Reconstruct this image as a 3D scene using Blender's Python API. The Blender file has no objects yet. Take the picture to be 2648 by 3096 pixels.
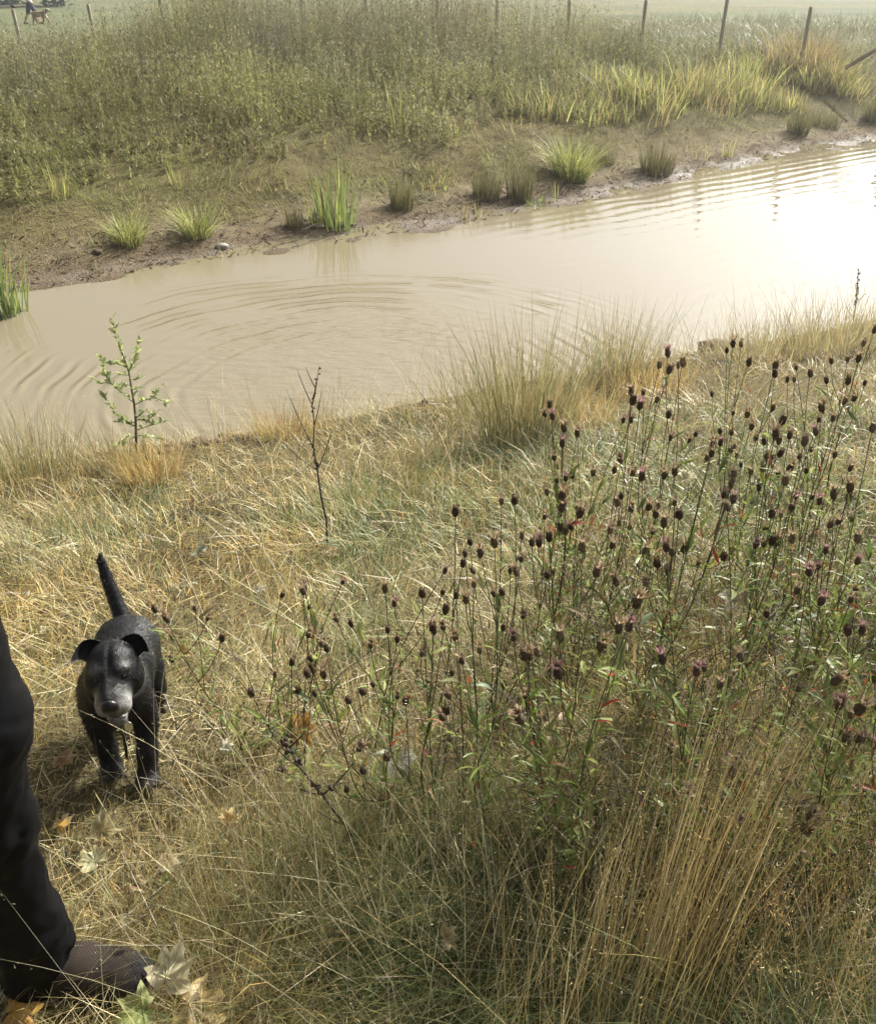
import bpy, math, random
import numpy as np
from mathutils import Vector, Matrix, Quaternion

SC = bpy.context.scene
COL = SC.collection
rnd = random.Random(7)
R = np.random.default_rng(11)

# ---------------------------------------------------------------- camera, sky, sun, exposure
W, H, FPX = 875.0, 1024.0, 876.0
PITCH = math.radians(32.0)
EYE = Vector((0.0, 0.0, 1.6))
cam = bpy.data.cameras.new('camera')
cam.sensor_fit = 'HORIZONTAL'
cam.sensor_width = 36.0
cam.lens = 36.0 * FPX / W
cam.clip_start = 0.05
cam.clip_end = 1000.0
camo = bpy.data.objects.new('camera', cam)
COL.objects.link(camo)
camo.location = EYE
camo.rotation_euler = (math.pi / 2 - PITCH, 0, 0)
SC.camera = camo

SUN_AZ, SUN_EL = math.radians(42.0), math.radians(36.0)
world = bpy.data.worlds.new('World')
SC.world = world
world.use_nodes = True
wn = world.node_tree
sky = wn.nodes.new('ShaderNodeTexSky')
sky.sky_type = 'NISHITA'
sky.sun_disc = False
sky.sun_elevation = SUN_EL
sky.sun_rotation = SUN_AZ
sky.dust_density = 8.0
sky.air_density = 1.0
hsv = wn.nodes.new('ShaderNodeHueSaturation')      # thin white summer haze
hsv.inputs['Saturation'].default_value = 0.12
wn.links.new(sky.outputs[0], hsv.inputs['Color'])
wn.links.new(hsv.outputs[0], wn.nodes['Background'].inputs[0])
wn.nodes['Background'].inputs[1].default_value = 0.092
sun = bpy.data.lights.new('sun', 'SUN')
sun.energy = 5.0
sun.angle = math.radians(0.5)
sun.color = (1.0, 0.965, 0.88)
suno = bpy.data.objects.new('sun', sun)
COL.objects.link(suno)
SDIR = Vector((math.sin(SUN_AZ) * math.cos(SUN_EL), math.cos(SUN_AZ) * math.cos(SUN_EL), math.sin(SUN_EL)))
suno.rotation_euler = (-SDIR).to_track_quat('-Z', 'Y').to_euler()
suno.location = SDIR * 60
SC.view_settings.view_transform = 'Standard'
SC.view_settings.look = 'None'
SC.view_settings.exposure = 1.05
SC.view_settings.gamma = 1.0
SC.view_settings.use_curve_mapping = False

# ---------------------------------------------------------------- helpers
CP, SP = math.cos(PITCH), math.sin(PITCH)

def ray(px, py):
    """unit direction through a point of the photograph (875 x 1024 frame)"""
    a, b = (px - W / 2) / FPX, (H / 2 - py) / FPX
    return Vector((a, CP + b * SP, -SP + b * CP)).normalized()

def at_y(px, py, y):
    d = ray(px, py)
    return EYE + d * ((y - EYE.y) / d.y)

def noise2(x, y, s, seed=0):
    """cheap smooth value noise, vectorised, 0..1"""
    x = np.asarray(x, float) / s + seed * 17.31
    y = np.asarray(y, float) / s + seed * 7.77
    xi, yi = np.floor(x), np.floor(y)
    fx, fy = x - xi, y - yi
    fx, fy = fx * fx * (3 - 2 * fx), fy * fy * (3 - 2 * fy)
    def h(a, b):
        v = np.sin(a * 127.1 + b * 311.7 + seed * 3.3) * 43758.5453
        return v - np.floor(v)
    return ((h(xi, yi) * (1 - fx) + h(xi + 1, yi) * fx) * (1 - fy)
            + (h(xi, yi + 1) * (1 - fx) + h(xi + 1, yi + 1) * fx) * fy)

def sstep(v, a, b):
    t = np.clip((v - a) / (b - a), 0, 1)
    return t * t * (3 - 2 * t)

WATER_Z = -1.5
NX = [-60, -15, -6, -2.76, -1.56, -0.1, 2.07, 4.44, 10, 20, 60]
NY = [3.0, 4.2, 5.0, 5.70, 6.05, 6.65, 7.60, 8.60, 10.5, 12.5, 14]
FX = [-60, -15, -8, -4.94, -3.43, -1.65, 0.09, 2.48, 4.51, 7.03, 9.22, 20, 60]
FY = [5.5, 7.0, 8.6, 10.0, 10.98, 12.08, 13.02, 14.67, 16.45, 18.65, 19.84, 24, 27]
FENCE = ((-11.4, 27.0), (8.4, 24.0))

def fence_y(x):
    return FENCE[0][1] + (x - FENCE[0][0]) * (FENCE[1][1] - FENCE[0][1]) / (FENCE[1][0] - FENCE[0][0])

def near_d(x, y):
    return (np.interp(x, NX, NY) + 0.10 * (noise2(x, 0 * x, .5, 5) - .5) - y) * 0.88

def far_e(x, y):
    return (y - np.interp(x, FX, FY) - 0.25 * (noise2(x, 0 * x, .6, 6) - .5)) * 0.82

ND = [-9, -1, 0, .10, .35, 1.5, 3.0, 4.0, 4.8, 5.6, 9, 60]
NZ = [-2.4, -1.75, -1.52, -1.42, -1.32, -.98, -.50, -.22, -.05, .0, .03, .1]
FE = [-9, -3, -1.0, -.45, 0, .3, .9, 2.0, 3.2, 4.5, 8, 17, 38, 60, 130]
FZ = [-2.4, -1.8, -1.53, -1.505, -1.49, -1.42, -1.30, -1.0, -.70, -.52, -.46, -.56, -1.04, -1.32, -1.6]

def ground_z(x, y):
    x = np.asarray(x, float); y = np.asarray(y, float)
    d, e = near_d(x, y), far_e(x, y)
    zn = np.interp(d, ND, NZ)
    zf = np.interp(e, FE, FZ)
    zf = zf + .22 * np.clip((x - 2) / 7, 0, 1) * np.clip((e - 1.5) / 3, 0, 1)
    z = np.maximum(zn, zf)
    bank = np.clip(d / .6, 0, 1)
    z = z + bank * (.05 * (noise2(x, y, .55, 1) - .5) + .03 * (noise2(x, y, .22, 2) - .5))
    fb = np.clip(e / 1.2, 0, 1)
    z = z + fb * (.16 * (noise2(x, y, 1.3, 3) - .5) + .06 * (noise2(x, y, .4, 4) - .5))
    mud = np.clip(1 - np.abs(e + .1) / 1.0, 0, 1)
    z = z + mud * (.07 * (noise2(x, y, .45, 8) - .5) + .035 * (noise2(x, y, .13, 9) - .5))
    return z

def gz(x, y):
    return float(ground_z(np.array([x]), np.array([y]))[0])

def hit(px, py):
    d = ray(px, py)
    t = .3
    ts = np.concatenate([np.arange(.3, 12, .01), np.arange(12, 80, .05)])
    xs, ys, zs = EYE.x + d.x * ts, EYE.y + d.y * ts, EYE.z + d.z * ts
    k = np.argmax(zs < np.maximum(ground_z(xs, ys), WATER_Z))
    return EYE + d * float(ts[k])

def tag(o, label, cat=None, kind=None, group=None):
    o['label'] = label
    if cat: o['category'] = cat
    if kind: o['kind'] = kind
    if group: o['group'] = group
    return o

def empty(name, loc, rz=0.0):
    o = bpy.data.objects.new(name, None)
    o.empty_display_size = .1
    o.location = loc
    o.rotation_euler = (0, 0, rz)
    COL.objects.link(o)
    return o

class MB:
    """collects vertices, faces and a colour per vertex; build() links them as ONE mesh object"""
    def __init__(s):
        s.v, s.f, s.c = [], [], []
    def add(s, v, f, c):
        n = len(s.v)
        s.v += [tuple(p) for p in v]
        s.f += [tuple(i + n for i in q) for q in f]
        if len(c) == 3 and not hasattr(c[0], '__len__'):
            s.c += [tuple(c)] * len(v)
        else:
            s.c += [tuple(k) for k in c]
    def tube(s, pts, rad, c, sides=5, cap=True):
        pts = [Vector(p) for p in pts]
        n = len(pts)
        if not hasattr(rad, '__len__'): rad = [rad] * n
        vs, up = [], None
        for i, p in enumerate(pts):
            t = (pts[min(i + 1, n - 1)] - pts[max(i - 1, 0)])
            t = t.normalized() if t.length > 1e-9 else Vector((0, 0, 1))
            a = Vector((1, 0, 0)) if up is None else up
            if abs(a.dot(t)) > .95: a = Vector((0, 1, 0))
            u = (a - t * a.dot(t)).normalized(); up = u
            w = t.cross(u)
            for k in range(sides):
                th = 2 * math.pi * k / sides
                vs.append(p + (u * math.cos(th) + w * math.sin(th)) * rad[i])
        fs = []
        for i in range(n - 1):
            for k in range(sides):
                k2 = (k + 1) % sides
                fs.append((i * sides + k, i * sides + k2, (i + 1) * sides + k2, (i + 1) * sides + k))
        if cap:
            fs.append(tuple(range(sides))[::-1]); fs.append(tuple((n - 1) * sides + k for k in range(sides)))
        s.add(vs, fs, c)
    def mesh(s, name, mat, smooth=True):
        me = bpy.data.meshes.new(name)
        me.from_pydata(s.v, [], s.f)
        ca = me.color_attributes.new('col', 'FLOAT_COLOR', 'POINT')
        ca.data.foreach_set('color', np.c_[np.array(s.c, np.float32), np.ones(len(s.c), np.float32)].ravel())
        if smooth: me.polygons.foreach_set('use_smooth', [True] * len(me.polygons))
        me.materials.append(mat)
        me.update()
        return me
    def build(s, name, mat, parent=None, smooth=True):
        o = bpy.data.objects.new(name, s.mesh(name, mat, smooth))
        COL.objects.link(o)
        if parent is not None: o.parent = parent
        return o

def np_mesh(name, V, F, C, mat, parent=None, smooth=False):
    """triangle mesh straight from arrays"""
    me = bpy.data.meshes.new(name)
    V = np.asarray(V, np.float32); F = np.asarray(F, np.int32); k = F.shape[1]
    me.vertices.add(len(V)); me.vertices.foreach_set('co', V.ravel())
    me.loops.add(F.size); me.loops.foreach_set('vertex_index', F.ravel())
    me.polygons.add(len(F)); me.polygons.foreach_set('loop_start', np.arange(0, F.size, k, dtype=np.int32))
    if smooth: me.polygons.foreach_set('use_smooth', np.ones(len(F), bool))
    me.update(calc_edges=True)
    if C is not None:
        ca = me.color_attributes.new('col', 'BYTE_COLOR', 'POINT')
        ca.data.foreach_set('color', np.c_[np.asarray(C, np.float32), np.ones(len(C), np.float32)].ravel())
    me.materials.append(mat)
    o = bpy.data.objects.new(name, me)
    COL.objects.link(o)
    if parent is not None: o.parent = parent
    return o

def blades(P, ang, h, w, lean, droop, col, segs=2, rng=R, flat=0.0):
    """grass blades: (V, F, C); lean and droop as fractions of the height"""
    n = len(P)
    ang, h, w, lean, droop = [np.broadcast_to(np.asarray(a, float), (n,)) for a in (ang, h, w, lean, droop)]
    d = np.c_[np.cos(ang), np.sin(ang)]
    sa = ang + math.pi / 2 + rng.normal(0, .7, n)
    sd = np.c_[np.cos(sa), np.sin(sa), rng.normal(0, .25, n)]
    vz = np.sqrt(np.clip(1 - lean ** 2, .03, 1))
    V, idx, cnt = [], [], 2 * segs + 1
    for i in range(segs + 1):
        t = i / segs
        hor = h * (lean * t + droop * t * t)
        ver = h * (vz * t - .55 * droop * t * t * np.clip(lean + .6, .5, 1.5))
        c = np.c_[P[:, 0] + d[:, 0] * hor, P[:, 1] + d[:, 1] * hor, P[:, 2] + ver]
        ww = w * (1 - .65 * t) * .5
        if i < segs:
            V += [c - sd * ww[:, None], c + sd * ww[:, None]]
        else:
            V += [c]
    V = np.stack(V, 1).reshape(-1, 3)
    base = (np.arange(n) * cnt)[:, None]
    F = []
    for i in range(segs - 1):
        a = 2 * i
        F += [base + np.array([a, a + 1, a + 3]), base + np.array([a, a + 3, a + 2])]
    a = 2 * (segs - 1)
    F += [base + np.array([a, a + 1, a + 2])]
    F = np.concatenate(F, 0)
    C = np.repeat(np.asarray(col, float), cnt, 0)
    return V, F, C

def join(parts):
    Vs, Fs, Cs, k = [], [], [], 0
    for V, F, C in parts:
        Vs.append(V); Fs.append(F + k); Cs.append(C); k += len(V)
    return np.concatenate(Vs), np.concatenate(Fs), np.concatenate(Cs)

def mixc(pal, n, rng=R, jit=.18):
    """n colours drawn from a weighted palette [(weight, (r,g,b))]"""
    w = np.array([p[0] for p in pal], float); w /= w.sum()
    k = rng.choice(len(pal), n, p=w)
    c = np.array([p[1] for p in pal])[k]
    return np.clip(c * rng.normal(1, jit, (n, 1)) * rng.normal(1, jit * .25, (n, 3)), .004, .9)

# ---------------------------------------------------------------- materials
def new_mat(name):
    m = bpy.data.materials.new(name); m.use_nodes = True
    nt = m.node_tree
    return m, nt, nt.nodes['Principled BSDF'], nt.nodes['Material Output']

def veg_mat(name, rough=.5, trans=.3, spec=.35, noise=0.0, nscale=60):
    """plant material: colour from the piece, some light passes through"""
    m, nt, b, out = new_mat(name)
    a = nt.nodes.new('ShaderNodeAttribute'); a.attribute_name = 'col'
    src = a.outputs['Color']
    if noise:
        n = nt.nodes.new('ShaderNodeTexNoise'); n.inputs['Scale'].default_value = nscale
        mp = nt.nodes.new('ShaderNodeMapRange'); mp.inputs['To Min'].default_value = 1 - noise; mp.inputs['To Max'].default_value = 1 + noise
        nt.links.new(n.outputs['Fac'], mp.inputs['Value'])
        mu = nt.nodes.new('ShaderNodeVectorMath'); mu.operation = 'SCALE'
        nt.links.new(src, mu.inputs[0]); nt.links.new(mp.outputs[0], mu.inputs['Scale'])
        src = mu.outputs[0]
    nt.links.new(src, b.inputs['Base Color'])
    b.inputs['Roughness'].default_value = rough
    b.inputs['Specular IOR Level'].default_value = spec
    if trans > 0:
        t = nt.nodes.new('ShaderNodeBsdfTranslucent'); nt.links.new(src, t.inputs['Color'])
        mx = nt.nodes.new('ShaderNodeMixShader'); mx.inputs[0].default_value = trans
        nt.links.new(b.outputs[0], mx.inputs[1]); nt.links.new(t.outputs[0], mx.inputs[2])
        nt.links.new(mx.outputs[0], out.inputs['Surface'])
    return m

def bump_noise(nt, b, scale, strength, dist=.01, detail=4, coord='Object'):
    tc = nt.nodes.new('ShaderNodeTexCoord')
    n = nt.nodes.new('ShaderNodeTexNoise'); n.inputs['Scale'].default_value = scale; n.inputs['Detail'].default_value = detail
    nt.links.new(tc.outputs[coord], n.inputs['Vector'])
    bp = nt.nodes.new('ShaderNodeBump'); bp.inputs['Strength'].default_value = strength; bp.inputs['Distance'].default_value = dist
    nt.links.new(n.outputs['Fac'], bp.inputs['Height']); nt.links.new(bp.outputs[0], b.inputs['Normal'])
    return n

def plain_mat(name, c, rough=.6, spec=.4, metal=0.0, bump=None):
    m, nt, b, out = new_mat(name)
    b.inputs['Base Color'].default_value = (*c, 1); b.inputs['Roughness'].default_value = rough
    b.inputs['Specular IOR Level'].default_value = spec; b.inputs['Metallic'].default_value = metal
    if bump: bump_noise(nt, b, *bump)
    return m

M_GRASS = veg_mat('dry grass', .45, .30, .5)
M_WEED = veg_mat('weed leaf', .7, .48, .15)
M_LEAF = veg_mat('leaf', .45, .48, .4, .25, 90)
M_STEM = veg_mat('stem', .55, 0, .4, .25, 200)
M_HEAD = veg_mat('seed head', .75, .38, .2)
M_RUSH = veg_mat('rush blade', .45, .38, .35)
M_FALLEN = veg_mat('fallen leaf', .5, .42, .45, .3, 45)
M_WOOD = veg_mat('post wood', .85, 0, .2, .35, 25)

# ground: colour by zone (attribute), broken up by noise
def ground_mat():
    m, nt, b, out = new_mat('ground soil and turf')
    a = nt.nodes.new('ShaderNodeAttribute'); a.attribute_name = 'col'
    tc = nt.nodes.new('ShaderNodeTexCoord')
    n1 = nt.nodes.new('ShaderNodeTexNoise'); n1.inputs['Scale'].default_value = 5; n1.inputs['Detail'].default_value = 8; n1.inputs['Roughness'].default_value = .7
    n2 = nt.nodes.new('ShaderNodeTexNoise'); n2.inputs['Scale'].default_value = 45; n2.inputs['Detail'].default_value = 6
    for n in (n1, n2): nt.links.new(tc.outputs['Object'], n.inputs['Vector'])
    ad = nt.nodes.new('ShaderNodeMath'); ad.operation = 'ADD'
    nt.links.new(n1.outputs['Fac'], ad.inputs[0]); nt.links.new(n2.outputs['Fac'], ad.inputs[1])
    mp = nt.nodes.new('ShaderNodeMapRange'); mp.inputs['From Min'].default_value = .7; mp.inputs['From Max'].default_value = 1.3
    mp.inputs['To Min'].default_value = .55; mp.inputs['To Max'].default_value = 1.4
    nt.links.new(ad.outputs[0], mp.inputs['Value'])
    mu = nt.nodes.new('ShaderNodeVectorMath'); mu.operation = 'SCALE'
    nt.links.new(a.outputs['Color'], mu.inputs[0]); nt.links.new(mp.outputs[0], mu.inputs['Scale'])
    nt.links.new(mu.outputs[0], b.inputs['Base Color'])
    w = nt.nodes.new('ShaderNodeAttribute'); w.attribute_name = 'wet'
    rr = nt.nodes.new('ShaderNodeMapRange'); rr.inputs['To Min'].default_value = .95; rr.inputs['To Max'].default_value = .38
    nt.links.new(w.outputs['Fac'], rr.inputs['Value']); nt.links.new(rr.outputs[0], b.inputs['Roughness'])
    sp = nt.nodes.new('ShaderNodeMapRange'); sp.inputs['To Min'].default_value = .15; sp.inputs['To Max'].default_value = .4
    nt.links.new(w.outputs['Fac'], sp.inputs['Value']); nt.links.new(sp.outputs[0], b.inputs['Specular IOR Level'])
    bp = nt.nodes.new('ShaderNodeBump'); bp.inputs['Strength'].default_value = .9; bp.inputs['Distance'].default_value = .05
    nt.links.new(ad.outputs[0], bp.inputs['Height']); nt.links.new(bp.outputs[0], b.inputs['Normal'])
    return m

# ---------------------------------------------------------------- ground
def grow(a, b, s0, f):
    out, s = [a], s0
    while out[-1] < b:
        out.append(out[-1] + s); s *= f
    return out

def build_ground():
    xs = np.array(sorted(set([-v for v in grow(12, 160, .5, 1.18)] + list(np.arange(-11.9, 12, .085)) + grow(12, 160, .5, 1.18))))
    ys = np.array(sorted(set([-v for v in grow(1, 60, .4, 1.3)] + list(np.arange(-.9, 9, .06)) + list(np.arange(9, 24, .085)) + grow(24, 200, .3, 1.1))))
    X, Y = np.meshgrid(xs, ys)
    x, y = X.ravel(), Y.ravel()
    z = ground_z(x, y)
    d, e = near_d(x, y), far_e(x, y)
    n = noise2(x, y, .7, 12)[:, None]; n2_ = noise2(x, y, 3.1, 13)[:, None]
    C = np.tile(np.array([[.085, .070, .035]]), (len(x), 1)) * (.7 + .6 * n)      # near bank thatch and soil
    far = e > -1.5
    soil = np.array([.165, .132, .078]); wetmud = np.array([.105, .074, .04]); dryg = np.array([.115, .095, .04]); turf = np.array([.105, .115, .052])
    k = np.clip(e[:, None] / .5, 0, 1)
    Cf = wetmud * (1 - k) + soil * k
    k2 = np.clip((e[:, None] - .5 - .5 * (n - .3)) / .6, 0, 1)
    Cf = Cf * (1 - k2) + dryg * k2
    fy = fence_y(x)
    k3 = np.clip((y - fy + 1) / 2.0, 0, 1)[:, None]
    field = turf * (.8 + .45 * n2_)
    field = np.where((noise2(x, y, 9, 14)[:, None] > .6), field * np.array([1.15, 1.0, .95]), field)
    Cf = Cf * (1 - k3) + field * k3
    C[far] = Cf[far]
    nb = (d < .3) & ~far
    C[nb] = np.array([.075, .05, .03])
    wet = np.clip(1 - np.abs(e + .25) / .5, 0, 1) * (.4 + .9 * noise2(x, y, .16, 15)) + np.clip(1 - np.abs(d) / .25, 0, 1) * .6
    nx, ny = len(xs), len(ys)
    i = (np.arange(ny - 1)[:, None] * nx + np.arange(nx - 1)[None, :]).ravel()
    F = np.c_[i, i + 1, i + nx + 1, i + nx]
    o = np_mesh('ground', np.c_[x, y, z], F, C, ground_mat(), smooth=True)
    at = o.data.attributes.new('wet', 'FLOAT', 'POINT')
    at.data.foreach_set('value', np.clip(wet, 0, 1).astype(np.float32))
    tag(o, 'sloping pond banks of dry turf and bare mud with a mown field beyond', 'ground', 'structure')
build_ground()

# ---------------------------------------------------------------- water
def build_water():
    m, nt, b, out = new_mat('muddy water')
    b.inputs['Base Color'].default_value = (.172, .146, .094, 1)
    b.inputs['Roughness'].default_value = .03
    b.inputs['IOR'].default_value = 1.33
    geo = nt.nodes.new('ShaderNodeNewGeometry')
    def math_(op, a, b_=None, c=None):
        n = nt.nodes.new('ShaderNodeMath'); n.operation = op
        for i, v in enumerate((a, b_, c)):
            if v is None: continue
            if isinstance(v, (int, float)): n.inputs[i].default_value = v
            else: nt.links.new(v, n.inputs[i])
        return n.outputs[0]
    def ramp(v, a, b_, lo=0.0, hi=1.0):
        n = nt.nodes.new('ShaderNodeMapRange'); n.interpolation_type = 'SMOOTHSTEP'
        n.inputs['From Min'].default_value = a; n.inputs['From Max'].default_value = b_
        n.inputs['To Min'].default_value = lo; n.inputs['To Max'].default_value = hi
        nt.links.new(v, n.inputs['Value']); return n.outputs[0]
    sep = nt.nodes.new('ShaderNodeSeparateXYZ'); nt.links.new(geo.outputs['Position'], sep.inputs[0])
    X, Y = sep.outputs[0], sep.outputs[1]
    nz = nt.nodes.new('ShaderNodeTexNoise'); nz.inputs['Scale'].default_value = .8; nz.inputs['Detail'].default_value = 2
    nt.links.new(geo.outputs['Position'], nz.inputs['Vector'])
    wob = math_('MULTIPLY', math_('SUBTRACT', nz.outputs['Fac'], .5), .8)
    dx, dy = math_('SUBTRACT', X, -.75), math_('SUBTRACT', Y, 7.0)
    r0 = math_('SQRT', math_('ADD', math_('MULTIPLY', dx, dx), math_('MULTIPLY', dy, dy)))
    r = math_('ADD', r0, math_('MULTIPLY', wob, .5))
    # rings spreading from where something touched the water
    ring = math_('SINE', math_('MULTIPLY', r, 2 * math.pi / .165))
    ring2 = math_('SINE', math_('MULTIPLY', r, 2 * math.pi / .105))
    env = math_('MULTIPLY', ramp(r, .7, 2.0), ramp(r, 2.8, 3.7, 1, 0))
    patch = nt.nodes.new('ShaderNodeTexNoise'); patch.inputs['Scale'].default_value = 1.1; patch.inputs['Detail'].default_value = 3
    nt.links.new(geo.outputs['Position'], patch.inputs['Vector'])
    pt = ramp(patch.outputs['Fac'], .36, .62, .08, 1)
    rings = math_('MULTIPLY', math_('MULTIPLY', math_('ADD', math_('MULTIPLY', ring, .0040), math_('MULTIPLY', ring2, .0016)), env), pt)
    # small chop in the middle of the rings
    mp = nt.nodes.new('ShaderNodeMapping'); mp.inputs['Scale'].default_value = (5.0, 11.0, 1); mp.inputs['Rotation'].default_value = (0, 0, .12)
    nt.links.new(geo.outputs['Position'], mp.inputs['Vector'])
    ch = nt.nodes.new('ShaderNodeTexNoise'); ch.inputs['Scale'].default_value = 1.0; ch.inputs['Detail'].default_value = 2.5
    nt.links.new(mp.outputs[0], ch.inputs['Vector'])
    chop = math_('MULTIPLY', math_('MULTIPLY', ch.outputs['Fac'], .016), ramp(r0, 1.4, 2.9, 1.0, .10))
    chop = math_('MULTIPLY', chop, ramp(X, -3.2, -1.6, .25, 1.0))
    # long low ripples running along the far bank
    al = math_('ADD', math_('MULTIPLY', X, -.56), math_('MULTIPLY', Y, .83))
    lines = math_('SINE', math_('MULTIPLY', math_('ADD', al, math_('MULTIPLY', wob, .35)), 2 * math.pi / .30))
    lines = math_('MULTIPLY', math_('MULTIPLY', lines, .0016), ramp(X, -.5, 3.0))
    hgt = math_('ADD', math_('ADD', rings, chop), lines)
    bp = nt.nodes.new('ShaderNodeBump'); bp.inputs['Strength'].default_value = 1.0; bp.inputs['Distance'].default_value = 1.0
    nt.links.new(hgt, bp.inputs['Height']); nt.links.new(bp.outputs[0], b.inputs['Normal'])
    mb = MB()
    mb.add([(-60, 2, WATER_Z), (60, 2, WATER_Z), (60, 29, WATER_Z), (-60, 29, WATER_Z)], [(0, 1, 2, 3)], (1, 1, 1))
    o = mb.build('water', m)
    tag(o, 'muddy beige pond water with spreading rings and bright sky reflection', 'water', 'structure')
build_water()

# ---------------------------------------------------------------- near turf
STRAW = (.43, .355, .150); GOLD = (.46, .32, .105); GREY = (.39, .35, .20); GREEN = (.12, .18, .05); OLIVE = (.23, .25, .10); BROWN = (.22, .15, .07); DKGREEN = (.06, .09, .03)

def sample_near(n, seed, power=2.0, xr=(-5.5, 6.5), yr=(-.3, 9.5)):
    rg = np.random.default_rng(seed)
    out = np.zeros((0, 2))
    while len(out) < n:
        m = n * 3
        p = np.c_[rg.uniform(*xr, m), rg.uniform(*yr, m)]
        dist2 = p[:, 0] ** 2 * .55 + np.clip(p[:, 1], .5, None) ** 2 + .3
        keep = rg.random(m) < np.clip((.9 / dist2) ** (power / 2), 0, 1)
        keep &= near_d(p[:, 0], p[:, 1]) > .16
        keep &= np.abs(p[:, 0]) < 1.3 + .75 * np.clip(p[:, 1], 0, None)
        out = np.r_[out, p[keep]]
    return out[:n], rg

def greenness(x, y):
    """0 = bleached straw, 1 = green"""
    g = noise2(x, y, .9, 21) * .6 + noise2(x, y, .35, 22) * .4
    path = np.exp(-((x + .85 + .06 * y) / .45) ** 2)
    crest = np.exp(-((near_d(x, y) - .9) / .8) ** 2)
    grn = np.exp(-(((x - .15) / .9) ** 2 + ((y - 3.2) / .7) ** 2))
    low = np.clip((1.45 - y) / .5, 0, 1) * np.clip((x + .45) / .4, 0, 1)
    return np.clip(g + .12 * grn + .6 * low - .35 * path - .3 * crest, 0, 1)

def turf_colour(x, y, rg):
    g = greenness(x, y)
    n = len(x)
    u = rg.random(n)
    gold = sstep(noise2(x, y, .75, 25) * .65 + noise2(x, y, .28, 26) * .35, .35, .68) * 2.0
    grey = sstep(noise2(x, y, .6, 27) * .6 + noise2(x, y, .2, 28) * .4, .4, .65)
    c = np.where((u < .46 - .2 * grey)[:, None], np.array(STRAW), np.where((u < .46 - .2 * grey + .22 * gold * (1 - .6 * grey))[:, None], np.array(GOLD), np.where((u < .88)[:, None], np.array(GREY) * .5 + np.array(STRAW) * .5, np.array(BROWN))))
    c = c * (.86 + .28 * noise2(x, y, .33, 29))[:, None]
    isg = rg.random(n) < np.clip((g - .36) * 2.0, 0.08, .85)
    gc = np.where((rg.random(n) < .45)[:, None], np.array(OLIVE), np.where((rg.random(n) < .7)[:, None], np.array(GREEN), np.array(DKGREEN)))
    c = np.where(isg[:, None], gc, c)
    return np.clip(c * rg.normal(1, .2, (n, 1)) * rg.normal(1, .05, (n, 3)), .01, .8)

def build_turf():
    parts = []
    # short matted turf
    p, rg = sample_near(250000, 31)
    x, y = p[:, 0], p[:, 1]; n = len(x)
    z = ground_z(x, y) + rg.uniform(-.01, .02, n)
    flow = noise2(x, y, .5, 41) * 9.0 + noise2(x, y, .17, 42) * 3
    ang = flow + rg.normal(0, .9, n)
    path = np.exp(-((x + .85 + .06 * y) / .4) ** 2)
    dist = np.sqrt(x * x + y * y)
    tramp = 1 - .6 * np.exp(-(((x + .77) / .26) ** 2 + ((y - 1.45) / .34) ** 2))
    h = tramp * rg.gamma(5, .017, n) * (1 - .35 * path) * np.clip(.75 + .1 * dist, .8, 1.3)
    w = rg.uniform(.0011, .0026, n) * np.clip(dist / 1.5, .8, 2.2)
    parts.append(blades(np.c_[x, y, z], ang, h, w, rg.uniform(.02, .95, n), rg.uniform(-.1, .9, n), turf_colour(x, y, rg), 2, rg))
    # lying straws
    p, rg = sample_near(9000, 32)
    x, y = p[:, 0], p[:, 1]; n = len(x)
    z = ground_z(x, y) + rg.uniform(.01, .06, n)
    dist = np.sqrt(x * x + y * y)
    c = mixc([(5, (.52, .44, .25)), (3, (.48, .38, .18)), (2, (.42, .39, .29))], n, rg)
    parts.append(blades(np.c_[x, y, z], rg.uniform(0, 6.28, n), rg.uniform(.08, .24, n), rg.uniform(.0012, .0024, n) * np.clip(dist / 1.6, .8, 2), rg.uniform(.86, .999, n), rg.uniform(-.05, .15, n), c, 2, rg))
    V, F, C = join(parts)
    o = np_mesh('turf', V, F, C, M_GRASS)
    tag(o, 'matted bleached turf covering the near bank', 'grass', 'stuff')

    # taller fine grass, in drifts
    parts = []
    p, rg = sample_near(120000, 33)
    x, y = p[:, 0], p[:, 1]
    path = np.exp(-((x + .85 + .06 * y) / .38) ** 2)
    keep = rg.random(len(x)) < np.clip(noise2(x, y, .55, 51) * 1.5 - .25, 0, 1) * (1 - path) * (1 - np.exp(-(((x + .77) / .3) ** 2 + ((y - 1.4) / .4) ** 2))) * np.where((y < 1.3) & (x > -.35), 1, .75)
    x, y = x[keep], y[keep]; n = len(x)
    z = ground_z(x, y)
    dist = np.sqrt(x * x + y * y)
    near = np.clip((1.7 - y) / .8, 0, 1) * np.clip((x + .5) / .3, 0, 1)
    h = rg.gamma(6, .028, n) * (1 + .45 * near)
    ang = noise2(x, y, .6, 52) * 8 + rg.normal(0, .8, n)
    parts.append(blades(np.c_[x, y, z], ang, h, rg.uniform(.0011, .0022, n) * np.clip(dist / 1.6, .75, 2.0), rg.uniform(.05, .7, n), rg.uniform(.1, .7, n), turf_colour(x, y, rg), 3, rg))
    V, F, C = join(parts)
    o = np_mesh('tall_grass', V, F, C, M_GRASS)
    tag(o, 'drifts of taller fine grass standing in the near turf', 'grass', 'stuff')
build_turf()
# ---------------------------------------------------------------- far bank
OLIVEG = (.19, .185, .072); GREYG = (.205, .195, .115); WEEDB = (.16, .13, .065); PALEW = (.27, .265, .17); YELG = (.30, .33, .07)

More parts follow.
